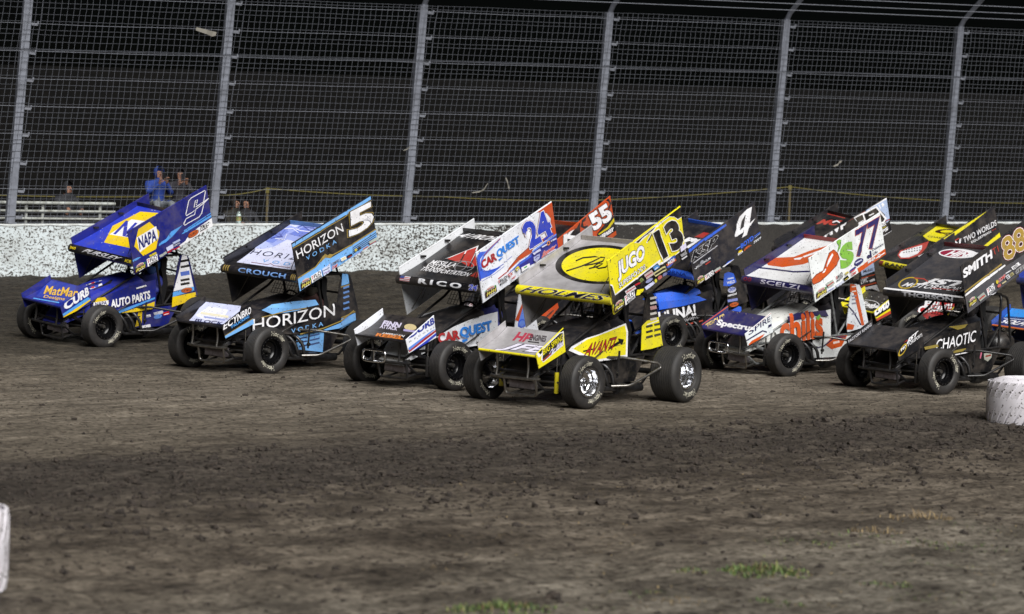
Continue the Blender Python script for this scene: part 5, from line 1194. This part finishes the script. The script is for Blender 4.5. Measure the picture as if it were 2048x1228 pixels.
# --- number 77, white and orange
def p77(a, rs):
    a.line([(80, 712), (798, 204)], 10, '#c4521d')
    a.poly([(620, 850), (600, 800), (640, 770), (882, 582), (895, 650), (640, 850)], '#c4521d')
    a.poly([(128, 925), (170, 872), (240, 830), (268, 720), (292, 640), (335, 605), (385, 640), (410, 700), (370, 790), (300, 870), (220, 950), (152, 985), (125, 962)], '#7c2a12'); a.poly([(134, 930), (175, 880), (246, 836), (275, 724), (298, 646), (335, 613), (379, 646), (403, 700), (364, 786), (296, 864), (216, 943), (154, 977), (131, 958)], '#c4521d')
    a.poly([(325, 645), (290, 715), (272, 790), (282, 790), (312, 725), (338, 665)], 'W').poly([(262, 808), (236, 850), (232, 860), (258, 850), (272, 815)], 'W')
    a.poly([(362, 515), (385, 495), (412, 505), (408, 580), (385, 630), (378, 622), (388, 565), (365, 535)], '#4f8a2c'); a.poly([(367, 518), (386, 500), (407, 508), (403, 578), (386, 615), (392, 562), (370, 533)], '#7db544')
    a.text('s', (440, 800), (545, 730), (412, 588), '#7db544', bold=.08)
    a.text('77', (580, 680), (812, 530), (558, 405), '#2a2560', out='#c4521d', ow=.02, bold=.03, name='race_number')
    a.text('Delaware', (748, 614), (858, 546), (742, 586), '#2a2a52', bold=.005); a.text('Life', (755, 656), (800, 628), (750, 626), '#2a2a52', bold=.005); a.ell(708, 672, 16, -9, -6, -18, '#1e1e4e'); a.line([(722, 610), (735, 680)], 16, '#1e1e4e')
    a.ell(605, 730, 42, -26, -10, -32, '#2a2c66'); a.line([(575, 745), (635, 708)], 12, '#c9cbe0'); a.text('MINER', (706, 746), (780, 696), (702, 722), 'W', bold=.06); a.ell(815, 662, 14, -8, -6, -18, 'W', r0=.6); a.line([(785, 690), (872, 628)], 10, 'W')
    a.flo((385, 955), (455, 890), (370, 890), False); a.limit((185, 1130), (290, 1060), (172, 1045)); a.line([(285, 985), (350, 940)], 50, '#aab0a8'); a.line([(288, 990), (348, 945)], 12, '#b04a48'); a.line([(295, 1045), (360, 1005)], 12, '#8a90c0'); a.line([(380, 990), (455, 935)], 26, '#c3c8d8'); a.line([(515, 830), (570, 785)], 22, '#3a3a7c')
    a.blocks((465, 935), (515, 895), 1, 34, ['#c9b93a', 'K'], rs); a.text('COMP', (532, 882), (580, 850), (528, 858), 'RED', bold=.06); a.blocks((470, 870), (505, 845), 1, 26, ['#c9b93a', '#3a3a8a'], rs); a.line([(520, 838), (560, 810)], 12, '#c04a4a')
def f77(a, rs):
    a.poly([(722, 440), (765, 420), (900, 415), (1000, 380), (1120, 350), (1200, 360), (1080, 420), (960, 460), (830, 478), (740, 466)], '#c4521d'); a.poly([(900, 425), (960, 415), (940, 432), (905, 432)], 'W').poly([(958, 412), (1080, 372), (1095, 378), (965, 420)], 'W')
    a.line([(645, 478), (760, 490), (900, 508), (1010, 505)], 9, '#221f55')
    for k in range(40):
        x, y = rs.uniform(700, 1150), rs.uniform(300, 520); r = rs.uniform(1, 2.6); a.put([(x-r, y), (x, y-r*.7), (x+r, y), (x, y+r*.7)], [(0, 1, 2, 3)], '#5a5450', step=(k == 0))
def le77(a, rs): a.text('SCELZI', (.28, .1), (.82, .1), (.28, .85), '#c8c6d8', bold=0.03, space=1.1); a.ell(.06, .5, .025, 0, 0, .35, '#8c2430', r0=.6); a.ell(.12, .5, .025, 0, 0, .35, '#8c2430', r0=.6)
def ff77(a, rs): a.text('Spectrum', (412, 852), (665, 896), (428, 806), 'W', bold=.06); [a.put([(x, y), (x+6, y+1), (x+5, y+5)], [(0, 1, 2)], '#b9a58c') for x, y in ((520, 765), (545, 772), (560, 770), (600, 780), (640, 800))]
def fp77(a, rs):
    a.text('SPIRE', (614, 922), (752, 832), (612, 888), '#24224e', bold=0.02); a.poly([(730, 880), (762, 860), (762, 845), (732, 862)], '#24224e')
    a.line([(605, 950), (640, 930), (690, 900), (720, 905)], 8, '#24224e'); a.poly([(616, 975), (630, 955), (705, 915), (690, 935), (625, 985)], '#c4521d'); a.line([(600, 905), (760, 775)], 3, '#c4521d')
def frp77(a, rs): a.text('ZEIGLER', (.12, .45), (.85, .35), (.12, .85), '#c9b06a', bold=.04); a.poly([(0, .94), (1, .94), (1, 1), (0, 1)], '#c4521d')
def b77(a, rs):
    a.poly([(870, 800), (930, 775), (1110, 758), (1120, 795), (1030, 790), (940, 815), (880, 830)], '#24224e')
    a.text('chilis', (836, 965), (1082, 920), (830, 800), '#c4521d', bold=.05); a.poly([(1040, 800), (1066, 782), (1070, 795), (1055, 822), (1048, 815)], '#6fa83c'); a.poly([(1045, 815), (1055, 825), (1040, 850), (1035, 845)], '#c4521d')
def t77(a, rs):
    a.poly([(1262, 592), (1298, 598), (1352, 850), (1335, 855), (1285, 650), (1262, 640)], '#c4521d'); a.line([(1240, 720), (1285, 770), (1330, 850)], 8, '#24224e'); a.poly([(1240, 880), (1245, 840), (1290, 850), (1280, 880)], '#c4521d')
    for y in (610, 640, 670, 690, 715, 780): a.line([(1272, y), (1300, y-4)], 9, '#8a8a9a' if y > 650 else '#e0c8c0')
def l77(a, rs):
    a.poly([(1110, 975), (1150, 930), (1250, 915), (1215, 985), (1150, 1005)], '#c4521d'); a.line([(1040, 1000), (1100, 985), (1170, 930), (1240, 925)], 8, '#24224e'); a.line([(1160, 965), (1200, 955)], 14, '#e0c8c0')
CARS.append(((4.58, 45.04, -137.0, 3.96, -1.05), dict(panel='#dfe3e4', rpanel='#1f1f4c', foil='#dfe0e2', le='#221f4e', te='#9c3430', ffoil='#24245c', fle='#221f4e', fpanel='#d9dfe2', frpanel='#24245c', hood='#d5d6d2', body='#d9dcdc', tail='#d9dee4', lower='#d9dcdc', suit='#26242c', helmet='#2a2a30', rib='#d4d8da', loop=True, tube='pale', rim='black', spin=-140, steer=-4,
    c_panel=[(80, 715), (180, 1165), (800, 205), (890, 645)], c_foil=[(591, 545), (1038, 615), (971, 303), (1418, 365)], c_ffoil=[(335, 870), (599, 916), (500, 758), (765, 803)], c_fpanel=[(596, 910), (614, 981), (760, 774), (774, 895)],
    c_body=[(773, 982), (792, 745), (1292, 959), (1310, 728)], c_tail=[(1194, 925), (1219, 615), (1345, 918), (1370, 612)],
    art_panel=p77, art_foil=f77, art_le=le77, art_ffoil=ff77, art_fpanel=fp77, art_frpanel=frp77, art_body=b77, art_tail=t77, art_lower=l77),
    'white and orange winged sprint car number 77 with a red pepper on its wing', 'helmeted driver inside the white and orange number 77 car'))
# --- number 88, charcoal
def p88(a, rs):
    a.poly([(848, 895), (1218, 603), (1225, 618), (850, 910)], 'GOLD'); a.poly([(850, 928), (1040, 765), (1255, 612), (1262, 625), (1060, 785), (855, 945)], 'W'); a.poly([(855, 950), (1060, 790), (1262, 630), (1600, 400), (1600, 560), (885, 1110)], '#4a4a50'); a.line([(1265, 700), (1420, 600)], 8, 'W')
    a.text('SMITH', (836, 768), (1118, 556), (826, 690), 'W', bold=.06); a.text('TI', (1128, 535), (1190, 490), (1108, 478), '#a83a30', bold=0.0, space=1.1)
    a.text('88', (1262, 580), (1480, 425), (1200, 385), '#a88a3c', out='W', ow=.03, out2='#8c1f24', ow2=.055, bold=.035, name='race_number')
    a.flo((1088, 925), (1158, 860), (1068, 862)); a.limit((892, 1050), (970, 990), (880, 975)); a.line([(985, 965), (1050, 910)], 50, '#9aa09a'); a.line([(990, 965), (1045, 920)], 12, '#a83a34'); a.line([(1105, 915), (1190, 880)], 10, '#c9c9cf')
    a.text('COMP', (1188, 790), (1255, 735), (1183, 760), 'RED', out='W', ow=.08, bold=.05); a.ell(1170, 785, 12, -8, -5, -18, '#c9b93a'); a.ell(1192, 820, 18, -12, -5, -14, '#b5605c'); a.line([(1222, 800), (1262, 772)], 12, '#b9b08a'); a.blocks((1275, 760), (1345, 700), 2, 40, ['#c9c9cf', 'K', '#a8a070'], rs); a.blocks((1322, 665), (1407, 600), 1, 38, ['W', 'K'], rs); a.text('COMETIC', (1355, 700), (1450, 635), (1348, 668), 'K', out='W', ow=.08, bold=.02)
def f88(a, rs):
    a.text('JST', (492, 468), (690, 486), (548, 436), 'W', bold=.07, shear=.1); a.text('MOTORSPORTS', (414, 480), (745, 510), (430, 458), 'W', bold=.015, shear=.05); a.ell(440, 462, 45, 3, 22, -32, '#b59a2c', r0=.82); a.line([(470, 435), (520, 440), (540, 455)], 6, '#a83a30'); a.line([(560, 488), (700, 500)], 4, '#a83a30')
    a.ell(690, 320, 95, 8, 22, -20, 'W', n=36); a.ell(672, 319, 70, 6, 16, -14, '#8c1f3c', n=36); a.text('HINDI', (640, 328), (790, 342), (655, 306), 'W', bold=.06, shear=.2)
def le88(a, rs): a.poly([(0, .72), (1, .72), (1, 1.1), (0, 1.1)], 'W'); a.text('THORSON', (.24, -.05), (.86, -.05), (.24, .62), '#a9aab0', bold=.06)
def fp88(a, rs):
    a.text('JST', (420, 790), (475, 745), (425, 762), 'W', bold=.06, shear=.15); a.text('MOTORSPORTS', (402, 815), (512, 735), (400, 800), 'W', bold=.01); a.ell(408, 808, 15, -10, 5, -26, '#b59a2c', r0=.75); a.line([(405, 775), (425, 765)], 5, '#a83a30')
def frp88(a, rs): a.text('FACTORY KAHNE', (.05, .75), (.95, .75), (.05, .9), '#b9b9bf', bold=.03)
def b88(a, rs):
    a.text('CHAOTIC', (588, 808), (776, 758), (594, 752), 'W', bold=.01); a.poly([(650, 685), (745, 672), (725, 690), (690, 700)], '#8a7a34'); a.line([(540, 795), (600, 780)], 14, '#8a7a34'); a.line([(620, 820), (730, 798)], 12, '#8a7a34'); a.line([(640, 832), (760, 808)], 5, 'W')
def l88(a, rs): a.line([(812, 845), (818, 815)], 6, '#c86a86'); a.poly([(830, 820), (872, 812), (868, 840), (850, 860), (832, 850)], '#9a9a90'); a.line([(838, 835), (865, 828)], 8, '#7c2a22')
def t88(a, rs): pass
CARS.append(((6.51, 42.07, -135.8, 2.41, -1.40), dict(panel='#222226', rpanel='#26262a', foil='#3a3a3f', le='#17171b', te='#5c2226', ffoil='#2a2a2e', fle='#17171a', fpanel='#1a1a1d', hood='#18181b', body='#151517', tail='#1a1a1d', lower='#141416', suit='#22252e', helmet='#2a2a2e', rib='#26262a', notail=True, bumper='black', nerf='black', rim='black', spin=-60,
    c_panel=[(800, 665), (885, 1105), (1500, 130), (1585, 560)], c_foil=[(330, 493), (739, 540), (626, 282), (1034, 322)], c_ffoil=[(144, 772), (386, 804), (273, 674), (515, 705)], c_fpanel=[(384, 799), (399, 859), (511, 681), (524, 783)],
    c_body=[(522, 858), (535, 655), (928, 831), (940, 635)], c_tail=[(851, 804), (867, 540), (969, 796), (985, 535)],
    art_panel=p88, art_foil=f88, art_le=le88, art_fpanel=fp88, art_frpanel=frp88, art_body=b88, art_lower=l88, art_tail=t88),
    'charcoal black winged sprint car number 88 with gold numerals at the right', 'helmeted driver inside the charcoal number 88 car'))
# --- number 4, black and blue
def p4_(a, rs):
    a.poly([(878, 478), (1292, 212), (1300, 232), (1068, 392), (1065, 375), (886, 522)], '#2f62d8')
    a.text('KSP', (930, 605), (1195, 425), (930, 512), '#15151a', out='W', ow=.028, bold=.06, shear=.12); a.line([(930, 640), (1205, 440)], 9, '#b9b9c0')
    a.text('MILLENNIUM', (968, 700), (1130, 588), (962, 678), '#d4d6dc', bold=0.01); a.poly([(938, 708), (968, 690), (970, 705)], '#d4d6dc'); a.line([(1070, 655), (1125, 615)], 12, '#a83a30'); a.ell(1030, 625, 20, -13, -5, -18, '#8a8c94')
    a.poly([(1548, 52), (1500, 76), (1430, 146), (1405, 215), (1386, 342), (1394, 354), (1482, 302), (1462, 364), (1510, 336), (1526, 268), (1590, 164), (1534, 218)], 'W', 'race_number'); a.poly([(1490, 124), (1476, 250), (1437, 287), (1452, 190)], '#232329', 'race_number')
    a.text('BOYD', (1458, 478), (1580, 388), (1452, 432), '#2f62d8', bold=.05); a.line([(1400, 490), (1450, 455)], 7, '#2f62d8'); a.line([(1585, 355), (1645, 310)], 7, '#2f62d8'); a.line([(1410, 478), (1446, 450)], 4, '#9ab4f0'); a.line([(1590, 370), (1642, 325)], 4, '#9ab4f0')
    a.durst(1525, 478, 42, -28, -10, -24); a.hexa((1425, 575), (1478, 545), (1418, 512)); a.text('TEST', (1580, 440), (1655, 388), (1575, 412), '#d4d6dc', bold=.05, shear=.2)
    a.flo((1068, 860), (1168, 790), (1052, 785)); a.limit((962, 895), (1055, 835), (952, 815)); a.line([(1170, 740), (1235, 690)], 48, '#a8ada8'); a.line([(1172, 745), (1230, 702)], 12, '#a83a34'); a.poly([(1235, 712), (1310, 620), (1375, 590), (1395, 605), (1270, 715)], '#2f62d8'); a.poly([(1252, 675), (1372, 592), (1376, 620), (1262, 700)], 'W'); a.line([(1290, 665), (1340, 630)], 9, '#4a5ac0')
def f4(a, rs):
    a.text('arts', (100, 330), (340, 375), (150, 270), 'W', bold=.09, shear=.2); a.poly([(270, 290), (330, 262), (400, 275), (345, 300)], '#a3302c')
def le4(a, rs): a.text('KORNA', (.5, .15), (.9, .15), (.5, .75), '#17348c', bold=.03)
def b4(a, rs):
    a.poly([(60, 665), (150, 650), (300, 668), (350, 690), (200, 735), (70, 765)], '#2f62d8'); a.text('LiUNA!', (74, 845), (284, 786), (66, 782), 'W', bold=.05); a.text('Feel the Power', (214, 832), (342, 795), (212, 812), '#c9c9cf', bold=0, shear=.1); a.line([(205, 856), (272, 836)], 8, '#b8402c'); a.line([(305, 828), (330, 820)], 8, '#b8402c')
def t4(a, rs):
    a.poly([(462, 600), (466, 525), (490, 512), (525, 520), (545, 575), (500, 602)], '#2f62d8')
    a.text('WELD', (486, 590), (534, 578), (484, 574), 'W', bold=.04); a.line([(488, 556), (526, 548)], 9, '#c9d4f4'); a.ell(516, 624, 26, -4, 0, -18, '#b9bcd0'); a.text('CREW', (496, 632), (538, 624), (495, 614), '#3a52a8', bold=.06); a.text('oakwood', (490, 668), (545, 652), (489, 654), 'W', bold=.04); a.line([(490, 695), (552, 682)], 16, '#7a86c8'); a.durst(530, 716, 30, -6, 0, -15); a.poly([(500, 760), (560, 725), (575, 730), (578, 770)], '#2f62d8')
def l4(a, rs): a.blocks((345, 870), (400, 855), 2, 18, ['#c9c9cf', '#3a62c8'], rs); a.blocks((350, 895), (400, 880), 1, 22, ['#c9c9cf', '#2a2a2e'], rs)
CARS.append(((3.01, 49.91, -136.4, 3.17, -4.2), dict(panel='#232329', rpanel='#232329', foil='#1e1e23', le='#2f62d8', te='#2f62d8', ffoil='#1a1a1f', fle='#2f62d8', fpanel='#1a1a1f', hood='#2f5fd0', body='#17171b', tail='#17171b', lower='#17171b', suit='#1c1c22', helmet='#22242c', rib='#2a2a30', nerf='black', rim='black', spin=10,
    c_panel=[(880, 480), (955, 925), (1570, 5), (1655, 375)], c_foil=[(-111, 456), (281, 534), (236, 197), (629, 268)], c_ffoil=[(-342, 786), (-110, 836), (-192, 669), (39, 717)], c_fpanel=[(-114, 832), (-95, 892), (33, 694), (51, 798)],
    c_body=[(55, 874), (63, 662), (540, 795), (548, 588)], c_tail=[(446, 776), (458, 498), (588, 753), (600, 478)],
    art_panel=p4_, art_foil=f4, art_le=le4, art_body=b4, art_tail=t4, art_lower=l4),
    'black and blue winged sprint car number 4 half hidden behind the yellow car', 'helmeted driver inside the black and blue number 4 car'))
# --- number 55, orange
def p55(a, rs):
    a.poly([(880, 340), (1070, 290), (1070, 330), (1075, 420), (910, 560), (880, 560)], '#18181c'); a.poly([(1075, 330), (1095, 255), (1140, 235), (1130, 270), (1100, 290), (1110, 330), (1160, 320), (1150, 360), (1110, 350)], '#18181c'); a.poly([(1340, 70), (1390, 60), (1425, 110), (1400, 180), (1385, 170), (1405, 115), (1385, 85)], '#18181c')
    a.text('K', (905, 490), (1035, 425), (885, 395), 'W', out='K', bold=.07, shear=.15); a.text('CRETE', (898, 530), (1052, 458), (892, 500), 'W', bold=.05); a.poly([(880, 320), (1065, 285), (1030, 340), (900, 400)], '#b04a20')
    a.poly([(1255, 420), (1440, 230), (1480, 380), (1460, 440), (1300, 500)], '#18181c'); a.poly([(1270, 420), (1380, 355), (1455, 262), (1462, 300), (1400, 370), (1290, 425)], '#c9b91c')
    a.text('55', (1235, 372), (1432, 262), (1165, 228), 'W', out='K', ow=.05, bold=.07, name='race_number'); a.text('VERMEER', (1292, 480), (1452, 398), (1284, 445), 'W', bold=.06, shear=.15); a.poly([(1300, 500), (1485, 395), (1490, 445), (1330, 540)], '#b04a20')
def ff55(a, rs):
    a.poly([(-100, 1180), (60, 1080), (400, 1110), (300, 1240)], '#1b1b1f'); a.text('HAMMERHEAD', (-60, 1205), (280, 1240), (-20, 1160), 'W', out='#a8322a', ow=.08, bold=.05, shear=.1); a.text('TRUCKING', (-40, 1240), (250, 1270), (-20, 1212), 'W', bold=.05)
def b55(a, rs):
    a.poly([(540, 1330), (560, 1060), (850, 1010), (900, 1200), (800, 1330)], '#b9481f'); a.text('MW', (640, 1200), (820, 1150), (620, 1080), 'W', out='K', bold=.06)
def t55(a, rs):
    a.blocks((1110, 1050), (1250, 1020), 1, 70, ['#5a5a8a', '#c9c9cf'], rs); a.blocks((1110, 1120), (1270, 1090), 1, 70, ['#c9c9cf', 'K'], rs)
CARS.append(((.44, 48.05, -125.6, .6, -2.0), dict(panel='#b9481f', rpanel='#222226', foil='#1a1a1e', le='#b9481f', te='#b9481f', ffoil='#1b1b1f', fle='#b9381f', fpanel='#1b1b1f', hood='#1b1b1f', body='#1b1b1f', tail='#19191c', lower='#19191c', suit='#2a2a30', helmet='#8c2a22', rib='#b04a20', rim='black',
    c_panel=[(778, 478), (851, 880), (1412, 38), (1485, 440)], c_foil=[(163, 740), (906, 809), (656, 332), (1392, 392)], c_ffoil=[(-130, 1264), (313, 1312), (85, 1077), (526, 1122)], c_fpanel=[(311, 1302), (339, 1409), (520, 1079), (546, 1260)],
    c_body=[(546, 1393), (556, 1030), (1231, 1302), (1241, 951)], c_tail=[(1099, 1261), (1113, 789), (1299, 1235), (1312, 768)],
    art_panel=p55, art_ffoil=ff55, art_body=b55, art_tail=t55),
    'orange winged sprint car number 55 mostly hidden behind the white number 24 car', 'helmeted driver inside the orange number 55 car'))
# --- number 17, black with red and pale blue
def p17(a, rs):
    a.poly([(220, 455), (650, 190), (695, 162), (682, 212), (560, 292), (240, 490)], '#8c2a26'); a.poly([(688, 208), (695, 165), (884, 52), (938, 292), (905, 330), (880, 240), (790, 155)], '#a9bbdc'); a.poly([(690, 170), (882, 55), (886, 75), (720, 180)], 'W'); a.line([(830, 330), (935, 290)], 12, '#8c2a26'); a.poly([(815, 130), (835, 170), (828, 180), (808, 140)], 'W').poly([(845, 110), (868, 135), (850, 160), (835, 130)], 'W')
    a.text('MVP', (318, 480), (518, 368), (304, 410), 'W', bold=.07)
    a.poly([(575, 268), (790, 148), (900, 280), (880, 330), (640, 400), (630, 330)], 'W', 'race_number'); a.poly([(592, 275), (660, 238), (680, 290), (625, 325)], '#17171b', 'race_number'); a.poly([(672, 236), (785, 168), (882, 285), (868, 312), (690, 400), (700, 300)], '#17171b', 'race_number'); a.line([(725, 250), (770, 225)], 12, 'W', 'race_number')
    a.text('WIX', (850, 382), (900, 350), (845, 352), 'W', bold=.05); a.line([(850, 395), (898, 366)], 7, '#c9b91c'); a.text('PS', (865, 445), (922, 402), (858, 412), 'W', bold=.07); a.poly([(860, 475), (962, 412), (960, 432), (866, 495)], 'W')
def f17(a, rs):
    a.line([(250, 240), (460, 292)], 8, '#b03a30'); a.line([(280, 225), (490, 275)], 7, '#c9ccd8'); a.text('MC', (190, 345), (380, 360), (215, 300), '#b03a30', bold=.05, shear=.25); a.line([(330, 330), (375, 318), (405, 335)], 12, 'W')
def t17(a, rs):
    a.poly([(610, 760), (760, 740), (770, 830), (640, 880)], '#a9bbdc'); a.poly([(620, 890), (770, 850), (800, 1000), (640, 1010)], '#1b1b1f'); a.text('Mobil1', (655, 850), (752, 825), (655, 822), '#1b1b30', bold=.04); a.text('LWC', (632, 965), (702, 940), (630, 915), 'W', bold=.03); a.line([(720, 935), (770, 915)], 22, 'W'); a.line([(630, 905), (770, 865)], 9, '#b9481f'); a.poly([(640, 1005), (790, 970), (820, 1040), (740, 1010), (650, 1025)], 'W'); a.line([(625, 990), (785, 950)], 14, '#b9481f')
CARS.append(((5.93, 55.10, -142.1, 2.78, -2.0), dict(panel='#19191d', rpanel='#1b1b1f', foil='#17171b', le='#17171b', te='#17171b', ffoil='#1b1b1f', fpanel='#1b1b1f', hood='#222226', body='#1b1b1f', tail='#19191d', lower='#19191c', suit='#222226', helmet='#2a2a2e', rib='#1b1b1f', rim='black',
    c_panel=[(290, 476), (370, 833), (880, 58), (960, 415)], c_foil=[(-263, 578), (282, 719), (293, 237), (843, 369)], c_ffoil=[(-655, 1030), (-335, 1120), (-416, 876), (-95, 964)], c_fpanel=[(-341, 1112), (-316, 1204), (-104, 928), (-84, 1084)],
    c_body=[(-83, 1196), (-53, 885), (674, 1142), (704, 837)], c_tail=[(530, 1101), (571, 693), (753, 1086), (794, 680)],
    art_panel=p17, art_foil=f17, art_tail=t17),
    'black winged sprint car with red edging and pale blue corner behind car 77', 'helmeted driver inside the black and red car behind the number 77 car'))
# --- black and yellow car behind 88
def p26(a, rs):
    a.poly([(735, 355), (1120, 92), (945, 240), (760, 385)], 'YEL'); a.poly([(985, 445), (1215, 245), (1232, 302), (1060, 445)], 'YEL')
    a.text('TWO WORLDS', (912, 368), (1188, 195), (905, 330), 'W', bold=.01); a.text('EQUESTRIAN', (978, 362), (1142, 258), (972, 345), 'W', bold=.02); a.line([(930, 382), (955, 368)], 4, '#a83a30'); a.line([(1150, 240), (1180, 222)], 4, '#a83a30'); a.text('W', (800, 440), (900, 385), (785, 395), 'W', bold=.03); a.line([(785, 390), (870, 340)], 7, '#a83a30')
def f26(a, rs):
    a.poly([(428, 320), (445, 290), (575, 222), (870, 275), (700, 420), (500, 375)], 'YEL'); a.text('CJB', (548, 320), (900, 350), (590, 270), '#3a1a14', bold=.08, shear=.2); a.text('CHASE', (490, 345), (640, 365), (495, 332), '#2a2a14', bold=.03)
    a.poly([(208, 515), (230, 470), (320, 440), (505, 382), (480, 440), (420, 510), (320, 548), (235, 550)], '#b5423a'); a.poly([(222, 512), (242, 478), (325, 450), (440, 418), (435, 455), (395, 500), (315, 535), (245, 538)], 'W')
    for k in range(14): x, y = 260+(k % 7)*25, 470+(k//7)*22-(k % 7)*4; a.put([(x, y), (x+12, y+1), (x+15, y-9), (x+4, y-10)], [(0, 1, 2, 3)], '#2a2a2e', step=(k == 0))
    a.poly([(400, 525), (470, 490), (520, 498), (450, 535)], 'W')
def le26(a, rs): a.text('RANSOM', (.12, .1), (.75, .1), (.12, .85), '#2a2814', bold=.08); a.poly([(0, 0), (.07, 0), (.08, 1), (0, 1)], '#7c2a22')
def fp26(a, rs):
    a.poly([(-12, 1070), (215, 905), (225, 975), (10, 1115)], '#17171a'); a.text('GRISWOLD', (5, 1095), (300, 905), (-5, 1020), 'W', bold=.06, shear=.1); a.poly([(5, 1130), (230, 1000), (236, 1025), (18, 1150)], '#a8402c')
def ff26(a, rs): a.ell(-60, 975, 95, 20, 30, -35, 'W', r0=.92); a.text('Eagle', (-120, 1000), (20, 1030), (-100, 950), 'W', bold=.05); [a.put([(x, y), (x+9, y+2), (x+6, y+8)], [(0, 1, 2)], '#c9c9c4') for x, y in ((-200, 960), (-150, 930), (-90, 915), (-40, 905), (30, 910), (80, 930), (120, 940), (60, 960))]
def b26(a, rs):
    a.poly([(385, 1130), (420, 1020), (560, 940), (750, 950), (745, 1010), (680, 1090), (600, 1120), (440, 1132)], '#a3262a'); a.text('Bu', (470, 1010), (600, 985), (480, 955), 'W', bold=.05); a.text('Chicken!', (412, 1075), (720, 1020), (420, 1010), 'W', bold=.05); a.line([(680, 1085), (745, 1005)], 8, '#d8c02a')
CARS.append(((7.96, 53.97, -145.4, 1.15, -3.0), dict(panel='#1a1a20', rpanel='#1c1c20', foil='#191a1a', le='#d8cc1a', te='#1b1b1b', ffoil='#1b1b1c', fle='#d8cc1a', fpanel='#d8cc1a', hood='#1b1b1f', body='#1b1b1f', tail='#1b1b1f', lower='#1b1b1f', suit='#222226', helmet='#2a2a2e', rib='#202026', rim='black',
    c_panel=[(614, 450), (679, 690), (1165, 60), (1230, 300)], c_foil=[(62, 576), (569, 674), (584, 247), (1097, 335)], c_ffoil=[(-301, 1004), (-4, 1068), (-78, 855), (221, 917)], c_fpanel=[(-10, 1060), (17, 1147), (211, 883), (236, 1030)],
    c_body=[(244, 1137), (259, 842), (973, 1076), (989, 787)], c_tail=[(832, 1040), (854, 652), (1047, 1022), (1069, 637)],
    art_panel=p26, art_foil=f26, art_le=le26, art_fpanel=fp26, art_ffoil=ff26, art_body=b26),
    'black and yellow winged sprint car behind the charcoal number 88 car', 'helmeted driver inside the black and yellow car'))
# --- blue and orange car at the right edge
def ffx(a, rs):
    a.poly([(1220, 1090), (1290, 1020), (1500, 1040), (1480, 1110)], '#2a86d8'); a.line([(1235, 1085), (1480, 1108)], 6, '#1c2a5c'); a.line([(1215, 1102), (1480, 1126)], 5, '#c9d4f0'); a.text('SOLPRO', (1190, 1150), (1520, 1196), (1220, 1112), 'W', bold=.04, shear=.15)
CARS.append(((10.04, 50.68, -132.9, 2.91, -1.23), dict(panel='#2a3a8a', foil='#2a3a8a', le='#1f2a5c', ffoil='#1f2a5c', fle='#c9682a', fpanel='#2a6ac8', frpanel='#274a9a', hood='#1f2a5c', body='#1f2a5c', tail='#1f2a5c', lower='#19191c', suit='#222226', helmet='#2a2a2e', rim='black',
    c_panel=[(0, 0), (0, 100), (200, 0), (200, 100)], c_foil=[(1355, 738), (2042, 825), (1773, 406), (2455, 485)], c_ffoil=[(1113, 1176), (1521, 1234), (1294, 1024), (1701, 1080)], c_fpanel=[(1521, 1225), (1538, 1319), (1699, 1042), (1712, 1202)],
    c_body=[(1702, 1318), (1728, 1002), (2258, 1277), (2284, 970)], c_tail=[(2154, 1234), (2189, 821), (2316, 1222), (2351, 813)],
    art_ffoil=ffx),
    'blue winged sprint car with orange front wing edge cut off at the right edge', 'helmeted driver inside the blue car at the right edge'))
for pose, lv, lb, dl in CARS: car(pose, lv, lb, dl)
